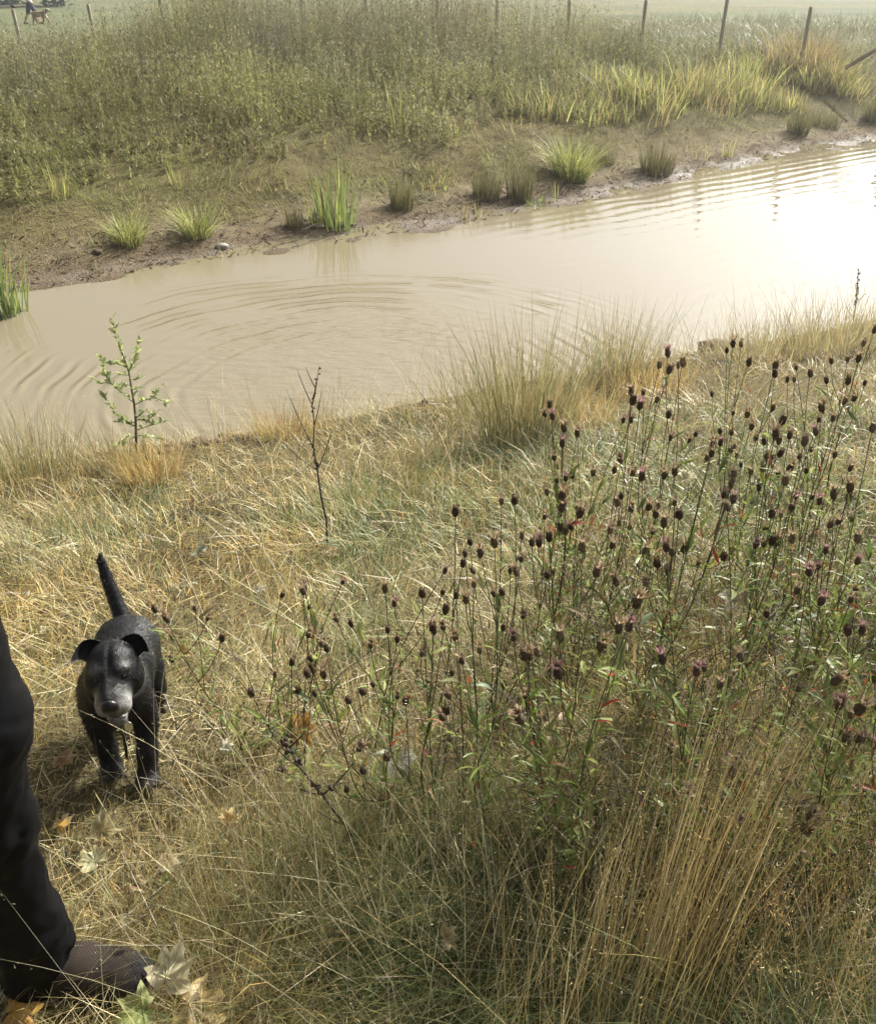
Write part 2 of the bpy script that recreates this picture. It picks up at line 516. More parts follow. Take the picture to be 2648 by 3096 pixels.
def sample_far(n, seed, acc, xr=(-24, 17), yr=(8.5, 34)):
    rg = np.random.default_rng(seed)
    out = np.zeros((0, 2))
    while len(out) < n:
        p = np.c_[rg.uniform(*xr, n * 3), rg.uniform(*yr, n * 3)]
        e = far_e(p[:, 0], p[:, 1])
        keep = (np.abs(p[:, 0]) < 2.0 + .62 * p[:, 1]) & (e > .2)
        p, e = p[keep], e[keep]
        k = rg.random(len(p)) < acc(p[:, 0], p[:, 1], e)
        out = np.r_[out, p[k]]
    return out[:n], rg

def build_far_weeds():
    def acc(x, y, e):
        past = y - fence_y(x)
        a = sstep(e + 1.2 * (noise2(x, y, 1.1, 61) - .5), 1.7, 3.3) * (1 - sstep(past, .2, 2.5)) * (.25 + .75 * noise2(x, y, .8, 62))
        a = a * (1 - .6 * np.clip((x - 2.5) / 3, 0, 1) * (1 - sstep(e, 3.2, 4.2)))
        return a * np.where(x > 5, .8, 1)
    p, rg = sample_far(19000, 61, acc)
    x, y = p[:, 0], p[:, 1]; n = len(x)
    e = far_e(x, y)
    hz = (.30 + .5 * sstep(e, 2.5, 6)) * (.35 + .75 * noise2(x, y, 2.2, 63) + .6 * noise2(x, y, .6, 60))
    hz *= 1 + 1.25 * sstep(x, -9, -5.5) * (1 - sstep(x, 3.5, 6.0)) * sstep(e, 5, 10)
    hz *= 1 - .6 * sstep(-x, 7.0, 10.5) * sstep(y, 22, 26) - .45 * sstep(x, 4.5, 7.5)
    h = hz * rg.uniform(.6, 1.2, n)
    z = ground_z(x, y) - .02
    hue = noise2(x, y, 1.9, 64) * .7 + rg.random(n) * .3
    far_k = sstep(e, 4.0, 8.0)
    base = np.where((hue < .42)[:, None], np.array(GREYG), np.where((hue < .7)[:, None], np.array(OLIVEG), np.array(WEEDB)))
    base = base * (1 - .45 * (1 - far_k))[:, None] + np.array([.20, .20, .065]) * (.45 * (1 - far_k))[:, None]
    base = base * (.72 + .56 * noise2(x, y, 1.2, 59))[:, None] * rg.normal(1, .2, (n, 1))
    parts = [blades(np.c_[x, y, z], rg.uniform(0, 6.28, n), h * 1.03, np.full(n, .009), rg.uniform(0, .22, n), rg.uniform(0, .1, n), np.clip(base * .8, .01, .6), 2, rg)]
    K = 17
    t = rg.uniform(.12, 1.0, (n, K))
    off = rg.normal(0, .018, (n, K, 2)) * (1.3 - t[..., None])
    P = np.stack([x[:, None] + off[..., 0], y[:, None] + off[..., 1], z[:, None] + t * h[:, None]], -1).reshape(-1, 3)
    c = np.repeat(base, K, 0) * rg.normal(1, .22, (n * K, 1))
    top = (t.ravel() > .82) & (rg.random(n * K) < .45)
    c[top] = np.array(PALEW) * rg.normal(1, .2, (top.sum(), 1))
    L = (.045 + .05 * rg.random(n * K)) * (1.25 - .6 * t.ravel())
    parts.append(blades(P, rg.uniform(0, 6.28, n * K), L, L * rg.uniform(.22, .42, n * K), rg.uniform(.3, .95, n * K), rg.uniform(0, .3, n * K), np.clip(c, .01, .7), 1, rg))
    V, F, C = join(parts)
    tag(np_mesh('weeds', V, F, C, M_WEED), 'tall grey green weeds massed along the far bank below the fence', 'weeds', 'stuff')

    # dry grass at the foot of the weeds and beyond the fence
    def acc2(x, y, e):
        past = y - fence_y(x)
        low = sstep(e + .7 * (noise2(x, y, .7, 65) - .5), .22, .75) * (1 - .55 * sstep(x, 1.5, 4.5) * (1 - sstep(e, 1.6, 2.6))) * (1 - .75 * sstep(e, 3.5, 6)) * (.35 + .65 * noise2(x, y, .45, 66))
        return low * (1 - sstep(past, 3, 6))
    p, rg = sample_far(105000, 62, acc2)
    x, y = p[:, 0], p[:, 1]; n = len(x)
    e = far_e(x, y)
    z = ground_z(x, y) - .01
    g = noise2(x, y, 1.0, 67)
    gg = noise2(x, y, .5, 68)
    pal_d = mixc([(4, (.25, .205, .095)), (3, (.20, .15, .068)), (2, (.32, .28, .15)), (2.5, (.19, .20, .075))], n, rg)
    pal_g = mixc([(4, (.17, .20, .06)), (3, (.22, .23, .085)), (2, (.28, .29, .10)), (1, (.23, .18, .085))], n, rg)
    c = np.where((g + .25 * rg.normal(0, 1, n) * .5 > .52)[:, None], pal_g, pal_d)
    h = rg.gamma(5, .030, n) * (.45 + .9 * gg) * np.clip(e / .9, .4, 1)
    parts = [blades(np.c_[x, y, z], noise2(x, y, .8, 69) * 9 + rg.normal(0, .7, n), h, rg.uniform(.005, .011, n), rg.uniform(.05, .75, n), rg.uniform(.1, .8, n), c, 2, rg)]
    V, F, C = join(parts)
    tag(np_mesh('dry_grass', V, F, C, M_WEED), 'brown and olive grass hanging over the lower far bank', 'grass', 'stuff')

    # rough grass fringe of the field
    def acc3(x, y, e):
        past = y - fence_y(x)
        return sstep(past, -3, 0) * (1 - sstep(past, np.where(x > 3, 9, 5), np.where(x > 3, 24, 14))) * (.2 + .8 * noise2(x, y, 1.7, 71))
    p, rg = sample_far(42000, 63, acc3, (-34, 34), (18, 52))
    x, y = p[:, 0], p[:, 1]; n = len(x)
    z = ground_z(x, y) - .02
    rt = np.clip((x - 2) / 6, 0, 1)
    h = rg.gamma(5, .022, n) * (1 + 1.2 * rt) * (.5 + noise2(x, y, 1.2, 72))
    c = mixc([(4, (.16, .165, .07)), (3, (.20, .185, .09)), (2, (.12, .135, .055))], n, rg, .15)
    V, F, C = blades(np.c_[x, y, z], rg.uniform(0, 6.28, n), h, rg.uniform(.008, .016, n), rg.uniform(.05, .6, n), rg.uniform(.1, .6, n), c, 2, rg)
    tag(np_mesh('field_grass', V, F, C, M_GRASS), 'rough pale grass at the edge of the mown field', 'grass', 'stuff')

    # pebbles, clods and plant scraps on the wet margin
    rg = np.random.default_rng(64)
    n = 5200
    x = rg.uniform(-8, 13, n)
    ee = np.where(rg.random(n) < .55, np.maximum(rg.normal(-.05, .3, n), -.42), rg.uniform(.1, 1.7, n))
    y = np.interp(x, FX, FY) + ee / .82
    z = np.maximum(ground_z(x, y), WATER_Z - .004)
    c = mixc([(4, (.10, .08, .05)), (2, (.20, .16, .10)), (2, (.06, .05, .03)), (1.5, (.28, .25, .18)), (1, (.12, .13, .05))], n, rg, .25)
    s1 = blades(np.c_[x, y, z + .003], rg.uniform(0, 6.28, n), rg.uniform(.03, .16, n), rg.uniform(.008, .03, n), rg.uniform(.88, .99, n), rg.uniform(-.1, .2, n), c, 2, rg)
    tag(np_mesh('plant_debris', *s1, M_WEED), 'scraps of dead reed and clods strewn on the wet far margin', 'debris', 'stuff')
build_far_weeds()

# ---------------------------------------------------------------- tufts
RUSH = [(4, (.205, .195, .085)), (3, (.29, .245, .11)), (2.5, (.36, .30, .15)), (1, (.11, .12, .05))]
DRYT = [(4, (.40, .29, .11)), (3, (.34, .22, .08)), (2, (.44, .36, .18))]
FINE = [(4, (.17, .20, .08)), (3, (.25, .26, .12)), (2.5, (.36, .33, .18)), (1.5, (.09, .12, .045)), (1, (.28, .22, .10))]
SEDGE = [(4, (.34, .35, .10)), (3, (.42, .41, .15)), (2, (.20, .23, .07)), (1.5, (.11, .13, .05))]
IRIS = [(4, (.18, .235, .075)), (3, (.25, .285, .09)), (1.5, (.36, .38, .10)), (1, (.10, .17, .04))]
YREED = [(4, (.42, .42, .14)), (3, (.34, .36, .11)), (2.5, (.42, .35, .14)), (2, (.19, .20, .08)), (1.5, (.24, .17, .08))]
OLRUSH = [(4, (.13, .125, .05)), (3, (.17, .15, .06)), (1, (.10, .085, .04))]

def tuft(name, base, h, spread, n, pal, w, lean=(.05, .5), droop=(.05, .3), seed=0, segs=3, mat=None, hvar=(.42, 1.05), sink=.03, bias=None):
    rg = np.random.default_rng(1000 + seed)
    a = rg.uniform(0, 2 * math.pi, n)
    r = spread * np.sqrt(rg.random(n))
    ox, oy = np.cos(a) * r, np.sin(a) * r
    gx, gy = base[0] + ox, base[1] + oy
    z = ground_z(gx, gy)
    z0 = gz(base[0], base[1])
    P = np.c_[ox, oy, np.clip(z - z0, -.12, .12) - sink]
    ang = np.where(rg.random(n) < .8, a + rg.normal(0, .5, n), rg.uniform(0, 6.28, n))
    ln = rg.uniform(*lean, n) * (.35 + .65 * r / spread)
    hh = h * rg.uniform(*hvar, n)
    V, F, C = blades(P, ang, hh, rg.uniform(.7, 1.2, n) * w, ln, rg.uniform(*droop, n), mixc(pal, n, rg), segs, rg)
    if bias is not None:
        zz = np.clip(V[:, 2:3], 0, None)
        V = V + np.c_[zz * bias[0], zz * bias[1], zz * 0]
    o = np_mesh(name, V, F, C, mat or M_RUSH)
    o.location = (base[0], base[1], z0)
    return o

def base_px(px, py):
    p = hit(px, py)
    return (p.x, p.y)

# near bank rushes and the dry tussocks between them
def near_tufts():
    T = [  # name, px, py, h, spread, n, pal, w, lean, label
        ('rush_tuft', 527, 437, .92, .27, 540, RUSH, .0052, (.03, .45), 'big clump of grey green rushes in the middle of the near shore'),
        ('rush_tuft', 482, 424, .72, .26, 200, RUSH, .0045, (.05, .5), 'thin rushes left of the biggest rush clump on the near shore'),
        ('rush_tuft', 616, 384, .80, .24, 290, RUSH, .0055, (.03, .32), 'upright dark rush clump right of the biggest rush clump'),
        ('rush_tuft', 22, 478, .56, .36, 420, RUSH, .005, (.03, .38), 'rush clump at the water edge left of the young willow'),
        ('rush_tuft', 120, 470, .36, .19, 260, RUSH, .0045, (.05, .5), 'small grey rush clump at the foot of the young willow'),
        ('grass_tussock', 152, 480, .36, .17, 460, DRYT, .0045, (.1, .6), 'orange dry tussock right of the willow stem'),
        ('grass_tussock', 288, 436, .34, .26, 360, DRYT, .004, (.1, .6), 'straw tussock on the shore behind the black dead stalk'),
        ('grass_tussock', 566, 424, .40, .30, 520, DRYT, .0045, (.1, .6), 'golden tussock at the right foot of the biggest rush clump'),
        ('grass_tussock', 650, 392, .38, .30, 420, DRYT, .0048, (.1, .6), 'golden tussock right of the dark rush clump'),
        ('grass_tussock', 762, 356, .42, .40, 560, [(4, (.40, .34, .18)), (3, (.34, .28, .13)), (1, (.2, .2, .09))], .005, (.1, .7), 'pale wispy tussock on the shore behind the knapweed heads'),
        ('grass_tussock', 838, 350, .50, .45, 640, [(4, (.40, .34, .18)), (3, (.34, .28, .13)), (1, (.2, .2, .09))], .0055, (.1, .6), 'pale tussock on the grassy hump at the far right of the near shore'),
        ('green_tussock', 372, 506, .22, .22, 420, [(4, (.16, .22, .07)), (3, (.22, .25, .10)), (2, (.33, .31, .16))], .0035, (.2, .8), 'greener tussock right of the black dead stalk'),
        ('fine_grass_tussock', 300, 880, .20, .26, 1700, FINE, .0015, (.2, .95), 'fine grey green grass mat left of centre in the lower foreground'),
        ('fine_grass_tussock', 395, 850, .22, .24, 1500, FINE, .0015, (.2, .9), 'fine green grass mat under the leaning dead stem'),
        ('fine_grass_tussock', 470, 905, .26, .24, 1700, FINE, .0015, (.15, .9), 'dark fine grass tussock left of the golden sheaf'),
        ('fine_grass_tussock', 380, 965, .22, .24, 1600, FINE, .0014, (.15, .9), 'fine grass tussock at the bottom middle edge'),
        ('fine_grass_tussock', 560, 880, .28, .26, 1500, FINE, .0015, (.1, .8), 'olive grass tussock at the left foot of the golden sheaf'),
        ('fine_grass_tussock', 255, 985, .17, .2, 1200, FINE, .0014, (.2, .95), 'fine green grass tussock right of the leaves by the shoe'),
        ('fine_grass_tussock', 610, 800, .26, .26, 1100, FINE, .0016, (.1, .8), 'olive grass tussock among the front knapweed stems'),
        ('fine_grass_tussock', 820, 830, .26, .26, 1100, FINE, .0016, (.1, .8), 'olive grass tussock at the right under the knapweed'),
        ('green_tussock', 302, 520, .20, .2, 340, [(4, (.16, .20, .07)), (3, (.22, .24, .10)), (2, (.33, .31, .16))], .0035, (.2, .8), 'greener tussock left of the black dead stalk'),
    ]
    for i, (nm, px, py, h, sp, n, pal, w, ln, lab) in enumerate(T):
        o = tuft(nm, base_px(px, py), h, sp, n, pal, w, ln, (.02, .22), seed=i)
        tag(o, lab, 'rushes' if 'rush_' in nm else 'grass tuft', group='rush clumps on the near shore' if 'rush_' in nm else 'tussocks on the near bank')
near_tufts()

def far_tufts():
    d = 2.025
    T = [
        ('sedge_clump', 262, 494, .54, .15, 300, SEDGE, .010, (.05, .58), (.15, .75), 'yellow green sedge clump at the left of the far mud bank'),
        ('sedge_clump', 398, 475, .56, .18, 360, SEDGE, .010, (.05, .6), (.15, .75), 'rounded sedge clump second from the left on the far mud'),
        ('sedge_clump', 1155, 360, .86, .27, 520, SEDGE, .014, (.05, .55), (.15, .7), 'largest sedge clump arching over the mud in mid bank'),
        ('iris_clump', 680, 458, .92, .26, 85, IRIS, .026, (.02, .32), (0, .12), 'tall bright green iris clump standing at the water edge'),
        ('iris_clump', 634, 452, .50, .10, 16, IRIS, .02, (.02, .4), (0, .15), 'small iris shoot left of the tall green iris clump'),
        ('iris_clump', 38, 632, .80, .12, 34, IRIS, .022, (.02, .35), (0, .15), 'green iris clump in the water by the left shore'),
        ('iris_clump', 8, 640, .95, .10, 22, IRIS, .022, (.02, .45), (0, .15), 'taller iris leaves rising in the water at the left edge'),
        ('iris_clump', 125, 402, .62, .14, 18, YREED, .022, (.02, .3), (0, .1), 'yellowing iris leaves among dry grass above the left mud'),
        ('iris_clump', 806, 272, .95, .14, 16, YREED, .026, (.02, .25), (0, .1), 'lone yellow green iris standing in the weeds'),
        ('iris_clump', 365, 378, .55, .12, 14, YREED, .02, (.02, .35), (0, .1), 'thin yellow iris leaves above the rounded sedge clump'),
        ('rush_clump', 595, 462, .36, .12, 170, OLRUSH, .008, (.02, .35), (0, .1), 'low brown rush clump left of the tall green iris'),
        ('rush_clump', 814, 424, .46, .17, 280, OLRUSH, .009, (.02, .3), (0, .1), 'round brown rush clump right of the tall green iris'),
        ('rush_clump', 984, 400, .50, .21, 280, OLRUSH, .010, (.02, .35), (0, .1), 'brown rush clump left of the twin dark one'),
        ('rush_clump', 1051, 404, .54, .19, 300, OLRUSH, .010, (.02, .25), (0, .1), 'dark rush clump left of the largest sedge'),
        ('rush_clump', 1327, 352, .62, .26, 320, OLRUSH, .011, (.02, .4), (0, .1), 'peaked dark rush clump on the mud right of the largest sedge'),
        ('rush_clump', 1222, 330, .34, .16, 160, OLRUSH, .011, (.02, .4), (0, .1), 'low rush clump just right of the largest sedge'),
        ('rush_clump', 1614, 268, .55, .22, 220, OLRUSH, .013, (.02, .4), (0, .1), 'small dark rush clump on the far right mud'),
        ('rush_clump', 1668, 256, .40, .3, 220, OLRUSH, .013, (.02, .5), (0, .1), 'low brown rush clump beside the far right mud'),
        ('rush_clump', 1770, 246, .60, .25, 260, OLRUSH, .013, (.02, .4), (0, .1), 'rush clump where the mud leaves the picture'),
        ('reed_shoot', 938, 446, .42, .06, 9, YREED, .016, (.02, .25), (0, .1), 'pale reed shoots in shallow water below the brown rushes'),
        ('reed_shoot', 966, 444, .36, .05, 6, YREED, .016, (.02, .3), (0, .1), 'second small group of reed shoots in the shallows'),
        ('reed_shoot', 1125, 408, .44, .06, 8, YREED, .018, (.02, .3), (0, .1), 'reed shoots at the mud edge under the largest sedge'),
        ('reed_shoot', 1468, 318, .55, .10, 12, YREED, .02, (.02, .3), (0, .1), 'yellow reed shoots on the bare mud'),
        ('reed_shoot', 1408, 318, .35, .25, 26, YREED, .018, (.05, .6), (0, .2), 'sprawling yellow shoots on the mud beside the peaked rush'),
        ('reed_shoot', 460, 522, .22, .05, 7, YREED, .012, (.02, .3), (0, .1), 'tiny reed shoot at the water edge below the sedge'),
        ('reed_shoot', 197, 500, .25, .08, 12, YREED, .012, (.05, .5), (0, .2), 'pale grass shoot left of the left sedge clump'),
        ('low_green_plant', 878, 368, .22, .38, 150, YREED, .014, (.1, .7), (0, .3), 'low yellow green growth behind the brown rushes'),
        ('low_green_plant', 1085, 412, .16, .16, 70, IRIS, .018, (.2, .8), (0, .3), 'low bright green patch below the twin dark rush clump'),
        ('sedge_clump', 1618, 130, .95, .8, 520, [(4, (.33, .235, .10)), (3, (.27, .20, .09)), (2.5, (.40, .36, .15)), (1, (.2, .15, .08))], .02, (.05, .6), (.1, .5), 'big orange brown sedge mound round the foot of a post'),
        ('sedge_clump', 1665, 150, .8, .7, 380, [(4, (.32, .24, .10)), (3, (.30, .26, .11)), (2, (.40, .37, .15))], .02, (.05, .6), (.1, .5), 'orange sedge clump right of the orange mound'),
    ]
    for i, (nm, px, py, h, sp, n, pal, w, ln, dr, lab) in enumerate(T):
        o = tuft(nm, base_px(px / d, py / d), h, sp, n, pal, w, ln, dr, seed=100 + i)
        cat = {'sedge_clump': 'sedge', 'iris_clump': 'iris', 'rush_clump': 'rushes', 'reed_shoot': 'reed', 'low_green_plant': 'plant'}[nm]
        tag(o, lab, cat, group={'sedge': 'sedge clumps on the far bank', 'iris': 'iris clumps round the pond', 'rushes': 'brown rush clumps on the far mud', 'reed': 'reed shoots on the far margin', 'plant': 'low green plants on the far mud'}[cat])
    # yellow green reed bed towards the right of the far bank
    rg = np.random.default_rng(77)
    k = 0; beds = []
    for px, py, s in [(1060, 235, .8), (1100, 215, .8), (1150, 228, .9), (1190, 212, .9), (1230, 232, .9), (1265, 205, 1), (1300, 228, 1), (1335, 190, 1.1), (1345, 212, 1), (1375, 178, 1.2), (1400, 205, 1.1), (1425, 185, 1.1), (1440, 220, .9), (1480, 200, 1), (1510, 185, 1.1), (1530, 205, 1), (1560, 208, 1), (1590, 205, .9), (1580, 165, 1), (1610, 175, 1), (1640, 185, 1), (1670, 180, 1), (1700, 188, .9), (1725, 185, .9), (1180, 185, .8), (1240, 180, .9), (1500, 150, .9), (1540, 135, .9)]:
        o = tuft('reed_clump', base_px(px / d + rg.normal(0, 5), py / d + rg.normal(0, 3)), rg.uniform(.5, .95) * s, rg.uniform(.3, .75), int(rg.uniform(60, 150)), YREED if k % 3 else RUSH[:3] + YREED[2:], rg.uniform(.018, .026), (.02, .5), (0, .4), seed=200 + k)
        beds.append((px, py, o))
        k += 1
    front = sorted([b for b in beds if b[1] >= 200], key=lambda b: b[0]); back = sorted([b for b in beds if b[1] < 200], key=lambda b: b[0])
    nth = lambda q: ['leftmost', 'second from the left', 'third from the left', 'fourth from the left', 'fifth from the left', 'sixth from the left', 'seventh from the left'][q]
    for row, nm in ((front, 'front'), (back, 'back')):
        for q, (_, _, o) in enumerate(row):
            m = len(row)
            w = nth(q) if q < 7 else (['rightmost', 'second from the right', 'third from the right', 'fourth from the right', 'fifth from the right', 'sixth from the right', 'seventh from the right', 'eighth from the right'][m - 1 - q])
            tag(o, f'yellow green reed clump, {w} in the {nm} row of the bed', 'reed', group='reed clumps in the far bed')
far_tufts()

# ---------------------------------------------------------------- tall straw stalks on the near bank
def panicle(P, ang, h, lean, droop, rg, k, size, col):
    """small spikelets round the upper part of each stalk"""
    n = len(P)
    t = rg.uniform(.74, 1.0, (n, k))
    vz = np.sqrt(np.clip(1 - lean ** 2, .03, 1))[:, None]
    hor = h[:, None] * (lean[:, None] * t + droop[:, None] * t * t)
    ver = h[:, None] * (vz * t - .55 * droop[:, None] * t * t * np.clip(lean + .6, .5, 1.5)[:, None])
    o = rg.normal(0, size * .75, (n, k, 3)) * (1.25 - t)[..., None] * 3
    Q = np.stack([P[:, 0:1] + np.cos(ang)[:, None] * hor, P[:, 1:2] + np.sin(ang)[:, None] * hor, P[:, 2:3] + ver], -1) + o
    m = n * k
    return blades(Q.reshape(-1, 3), rg.uniform(0, 6.28, m), rg.uniform(.6, 1.2, m) * size, np.full(m, size * .22), rg.uniform(.2, .9, m), rg.uniform(0, .3, m), np.repeat(col, k, 0) * rg.normal(1.05, .12, (m, 1)), 1, rg)

def stalks():
    parts = []
    def patch(n, cx, cy, sx, sy, hm, ang, asd, lean, seed, pal, pk, psize, w=.0017):
        rg = np.random.default_rng(seed)
        x, y = rg.normal(cx, sx, n), rg.normal(cy, sy, n)
        ok = (near_d(x, y) > .2) & (y > .45)
        x, y = x[ok], y[ok]; m = len(x)
        P = np.c_[x, y, ground_z(x, y) - .01]
        h = hm * rg.uniform(.55, 1.12, m)
        a = rg.normal(ang, asd, m)
        ln = np.abs(rg.normal(lean, .16, m)).clip(0, .93)
        dr = rg.uniform(0, .22, m)
        col = mixc(pal, m, rg, .14)
        parts.append(blades(P, a, h, np.full(m, w) * rg.uniform(.7, 1.25, m) * np.clip(np.hypot(x, y) / 1.5, .8, 2.2), ln, dr, col, 5, rg))
        if pk:
            parts.append(panicle(P, a, h, ln, dr, rg, pk, psize, col))
    G1 = [(5, (.50, .38, .16)), (3, (.44, .31, .12)), (2, (.54, .46, .26))]
    S1 = [(4, (.46, .40, .25)), (2, (.38, .34, .22)), (1, (.42, .31, .14))]
    # dense golden sheaf low on the right
    patch(105, .33, .88, .07, .07, .58, .9, .3, .22, 401, G1, 7, .0065, .0021)
    patch(130, .44, .94, .05, .07, .68, .8, .25, .22, 402, G1, 7, .0065, .0021)
    patch(80, .22, .80, .09, .08, .50, 1.1, .5, .25, 403, G1, 6, .006, .002)
    patch(210, .66, .90, .11, .08, .42, 1.6, .9, .34, 404, G1, 16, .009)
    patch(120, .80, 1.10, .12, .12, .46, 2.0, .9, .30, 405, G1, 12, .008)
    patch(110, .25, 1.10, .24, .16, .48, 1.2, .9, .25, 409, S1, 6, .0065)
    # loose single stalks
    patch(170, -.08, 1.05, .24, .2, .52, 2.2, .7, .30, 406, S1, 5, .006)
    patch(80, -.15, 1.25, .22, .3, .50, 1.9, 1.4, .45, 407, S1, 5, .006)
    patch(160, .2, 1.8, .8, .4, .45, 1.5, 1.5, .35, 408, S1, 5, .007)
    patch(60, -.75, 1.9, .35, .5, .42, 1.2, 1.6, .45, 410, S1, 4, .006)
    # wisps along the shore
    rg = np.random.default_rng(420)
    for k in range(46):
        x = rg.uniform(-3.2, 4.6)
        yn = float(np.interp(x, NX, NY))
        patch(int(rg.integers(8, 22)), x, yn - .45 - .35 * rg.random(), .16, .16, .38 + .28 * rg.random(), rg.uniform(0, 6.28), 1.2, .2, 430 + k, S1, 4, .012, .0019)
    patch(420, 3.6, 7.3, .8, .45, .62, 2.6, 1.0, .25, 490, S1, 6, .014, .0019)
    patch(200, 1.2, 6.2, .7, .35, .5, 2.6, 1.2, .25, 491, S1, 5, .014, .0019)
    patch(260, -1.1, 3.2, .8, .7, .32, 2.2, 1.6, .4, 492, S1, 4, .009)
    patch(260, 1.2, 3.6, 1.0, .8, .36, 2.2, 1.6, .35, 493, S1, 4, .009)
    V, F, C = join(parts)
    tag(np_mesh('grass_stalks', V, F, C, M_GRASS), 'tall straw stalks with fine seed heads standing over the turf', 'grass', 'stuff')
stalks()
# ---------------------------------------------------------------- fence posts
def fence():
    us = [17, 93, 165, 237, 303, 367, 437, 497, 568, 641, 721, 806]
    notes = {0: 'leftmost round wooden fence post with a bird on its top', 5: 'corner fence post with a slanting brace on its left',
             11: 'round wooden fence post standing in the orange sedge mound', 10: 'round wooden fence post second from the right end',
             1: 'wooden fence post just right of the dog walker', 2: 'tall wooden fence post third from the left end'}
    for i, u in enumerate(us):
        # where the sight line through this column meets the fence line
        a = (u - W / 2) / FPX
        y = 25.0
        for _ in range(30):
            depth = y * CP + 1.4 * SP
            y = fence_y(a * depth)
        x = a * depth
        z = gz(x, y)
        top = {0: .60, 1: .72, 2: .95, 11: .66, 10: .95}.get(i, .78)
        h = top - z + (0.0 if i < 3 else .1)
        mb = MB()
        n = 10
        rg = rnd
        lx, ly = rg.uniform(-.03, .03), rg.uniform(-.02, .02)
        prof = [(0, .047), (.3, .047), (.7, .046), (.965, .045), (1, .036)]
        pts = [(lx * t * h, ly * t * h, -.3 * (1 - t) + t * h) for t, _ in prof]
        c = np.array([.36, .32, .24]) * rg.uniform(.85, 1.15)
        mb.tube(pts, [r for _, r in prof], c, n)
        o = mb.build('fence_post', M_WOOD)
        o.location = (x, y, z)
        ordn = ['first', 'second', 'third', 'fourth', 'fifth', 'sixth', 'seventh', 'eighth', 'ninth', 'tenth', 'eleventh', 'twelfth'][i]
        tag(o, notes.get(i, f'round wooden fence post among tall weeds, {ordn} from the left end of the fence'), 'fence post', group='fence posts along the mown field')
        if i == 5:
            br = MB(); br.tube([(.0, -.02, h * .9), (-1.25, .05, .12)], [.036, .036], c, 8)
            b = br.build('brace', M_WOOD, o)
        if i == 0: bird((x, y, z + h))
    # leaning strainer rail at the right edge and the post it props
    a0, a1 = at_y(851, 64, 22.6), at_y(878, 48, 22.6)
    root = empty('braced_post', (a1.x + .9, 22.9, gz(a1.x + .9, 22.9)))
    mb = MB(); mb.tube([(0, 0, -.3), (0, 0, 1.3), (0, 0, 1.34)], [.06, .06, .045], (.20, .17, .12), 10)
    mb.build('post', M_WOOD, root)
    mb = MB(); o0 = Vector((a0.x, 22.6, a0.z)) - root.location; d = (a1 - a0)
    mb.tube([o0 - d * .25, o0 + d * 1.75], [.045, .045], (.24, .20, .14), 8)
    mb.build('brace', M_WOOD, root)
    tag(root, 'stout post with a slanting wooden rail by the orange sedge', 'fence post')

# ---------------------------------------------------------------- smooth bodies from distance fields
def surface_net(f, lo, hi, h):
    """continuous mesh of f < 0 on a grid of step h"""
    ax = [np.arange(lo[i], hi[i] + h, h, dtype=np.float32) for i in range(3)]
    X, Y, Z = np.meshgrid(*ax, indexing='ij')
    v = f(X, Y, Z)
    nx, ny, nz = v.shape
    ins = v < 0
    cs = [(i, j, k) for i in (0, 1) for j in (0, 1) for k in (0, 1)]
    sl = lambda a, c: a[c[0]:nx - 1 + c[0], c[1]:ny - 1 + c[1], c[2]:nz - 1 + c[2]]
    cnt = sum(sl(ins, c).astype(np.int8) for c in cs)
    act = (cnt > 0) & (cnt < 8)
    acc = np.zeros(act.shape + (3,), np.float32); num = np.zeros(act.shape, np.float32)
    for a in cs:
        for ax_ in range(3):
            if a[ax_]: continue
            b = list(a); b[ax_] = 1; b = tuple(b)
            va, vb = sl(v, a), sl(v, b)
            m = (va < 0) != (vb < 0)
            t = np.where(m, va / np.where(m, va - vb, 1), 0)
            for q in range(3):
                acc[..., q] += np.where(m, a[q] + (t if q == ax_ else 0), 0)
            num += m
    ids = -np.ones(act.shape, np.int32); ids[act] = np.arange(act.sum())
    I = np.argwhere(act)
    P = (I + acc[act] / num[act][:, None]) * h + np.array(lo)
    Fs = []
    for ax_ in range(3):
        o1, o2 = [(1, 2), (2, 0), (0, 1)][ax_]
        s = [slice(1, -1)] * 3; s[ax_] = slice(0, -1)
        a = ins[tuple(s)]
        s2 = list(s); s2[ax_] = slice(1, None)
        b = ins[tuple(s2)]
        E = np.argwhere(a != b) + np.array([0 if q == ax_ else 1 for q in range(3)])
        if not len(E): continue
        fl = a[a != b]
        def cell(d1, d2):
            e = E.copy(); e[:, o1] += d1; e[:, o2] += d2
            return ids[e[:, 0], e[:, 1], e[:, 2]]
        q = np.c_[cell(-1, -1), cell(0, -1), cell(0, 0), cell(-1, 0)]
        q[~fl] = q[~fl][:, ::-1]
        Fs.append(q[(q >= 0).all(1)])
    return P, np.concatenate(Fs)

def smin(a, b, k):
    hh = np.clip(.5 + .5 * (b - a) / k, 0, 1)
    return b * (1 - hh) + a * hh - k * hh * (1 - hh)

def sd_cap(X, Y, Z, a, b, ra, rb):
    d = [b[i] - a[i] for i in range(3)]
    L = sum(q * q for q in d) + 1e-9
    t = np.clip(((X - a[0]) * d[0] + (Y - a[1]) * d[1] + (Z - a[2]) * d[2]) / L, 0, 1)
    return np.sqrt((X - a[0] - t * d[0]) ** 2 + (Y - a[1] - t * d[1]) ** 2 + (Z - a[2] - t * d[2]) ** 2) - (ra + (rb - ra) * t)

def sd_ell(X, Y, Z, c, r):
    q = np.sqrt(((X - c[0]) / r[0]) ** 2 + ((Y - c[1]) / r[1]) ** 2 + ((Z - c[2]) / r[2]) ** 2)
    return (q - 1) * min(r) * .95

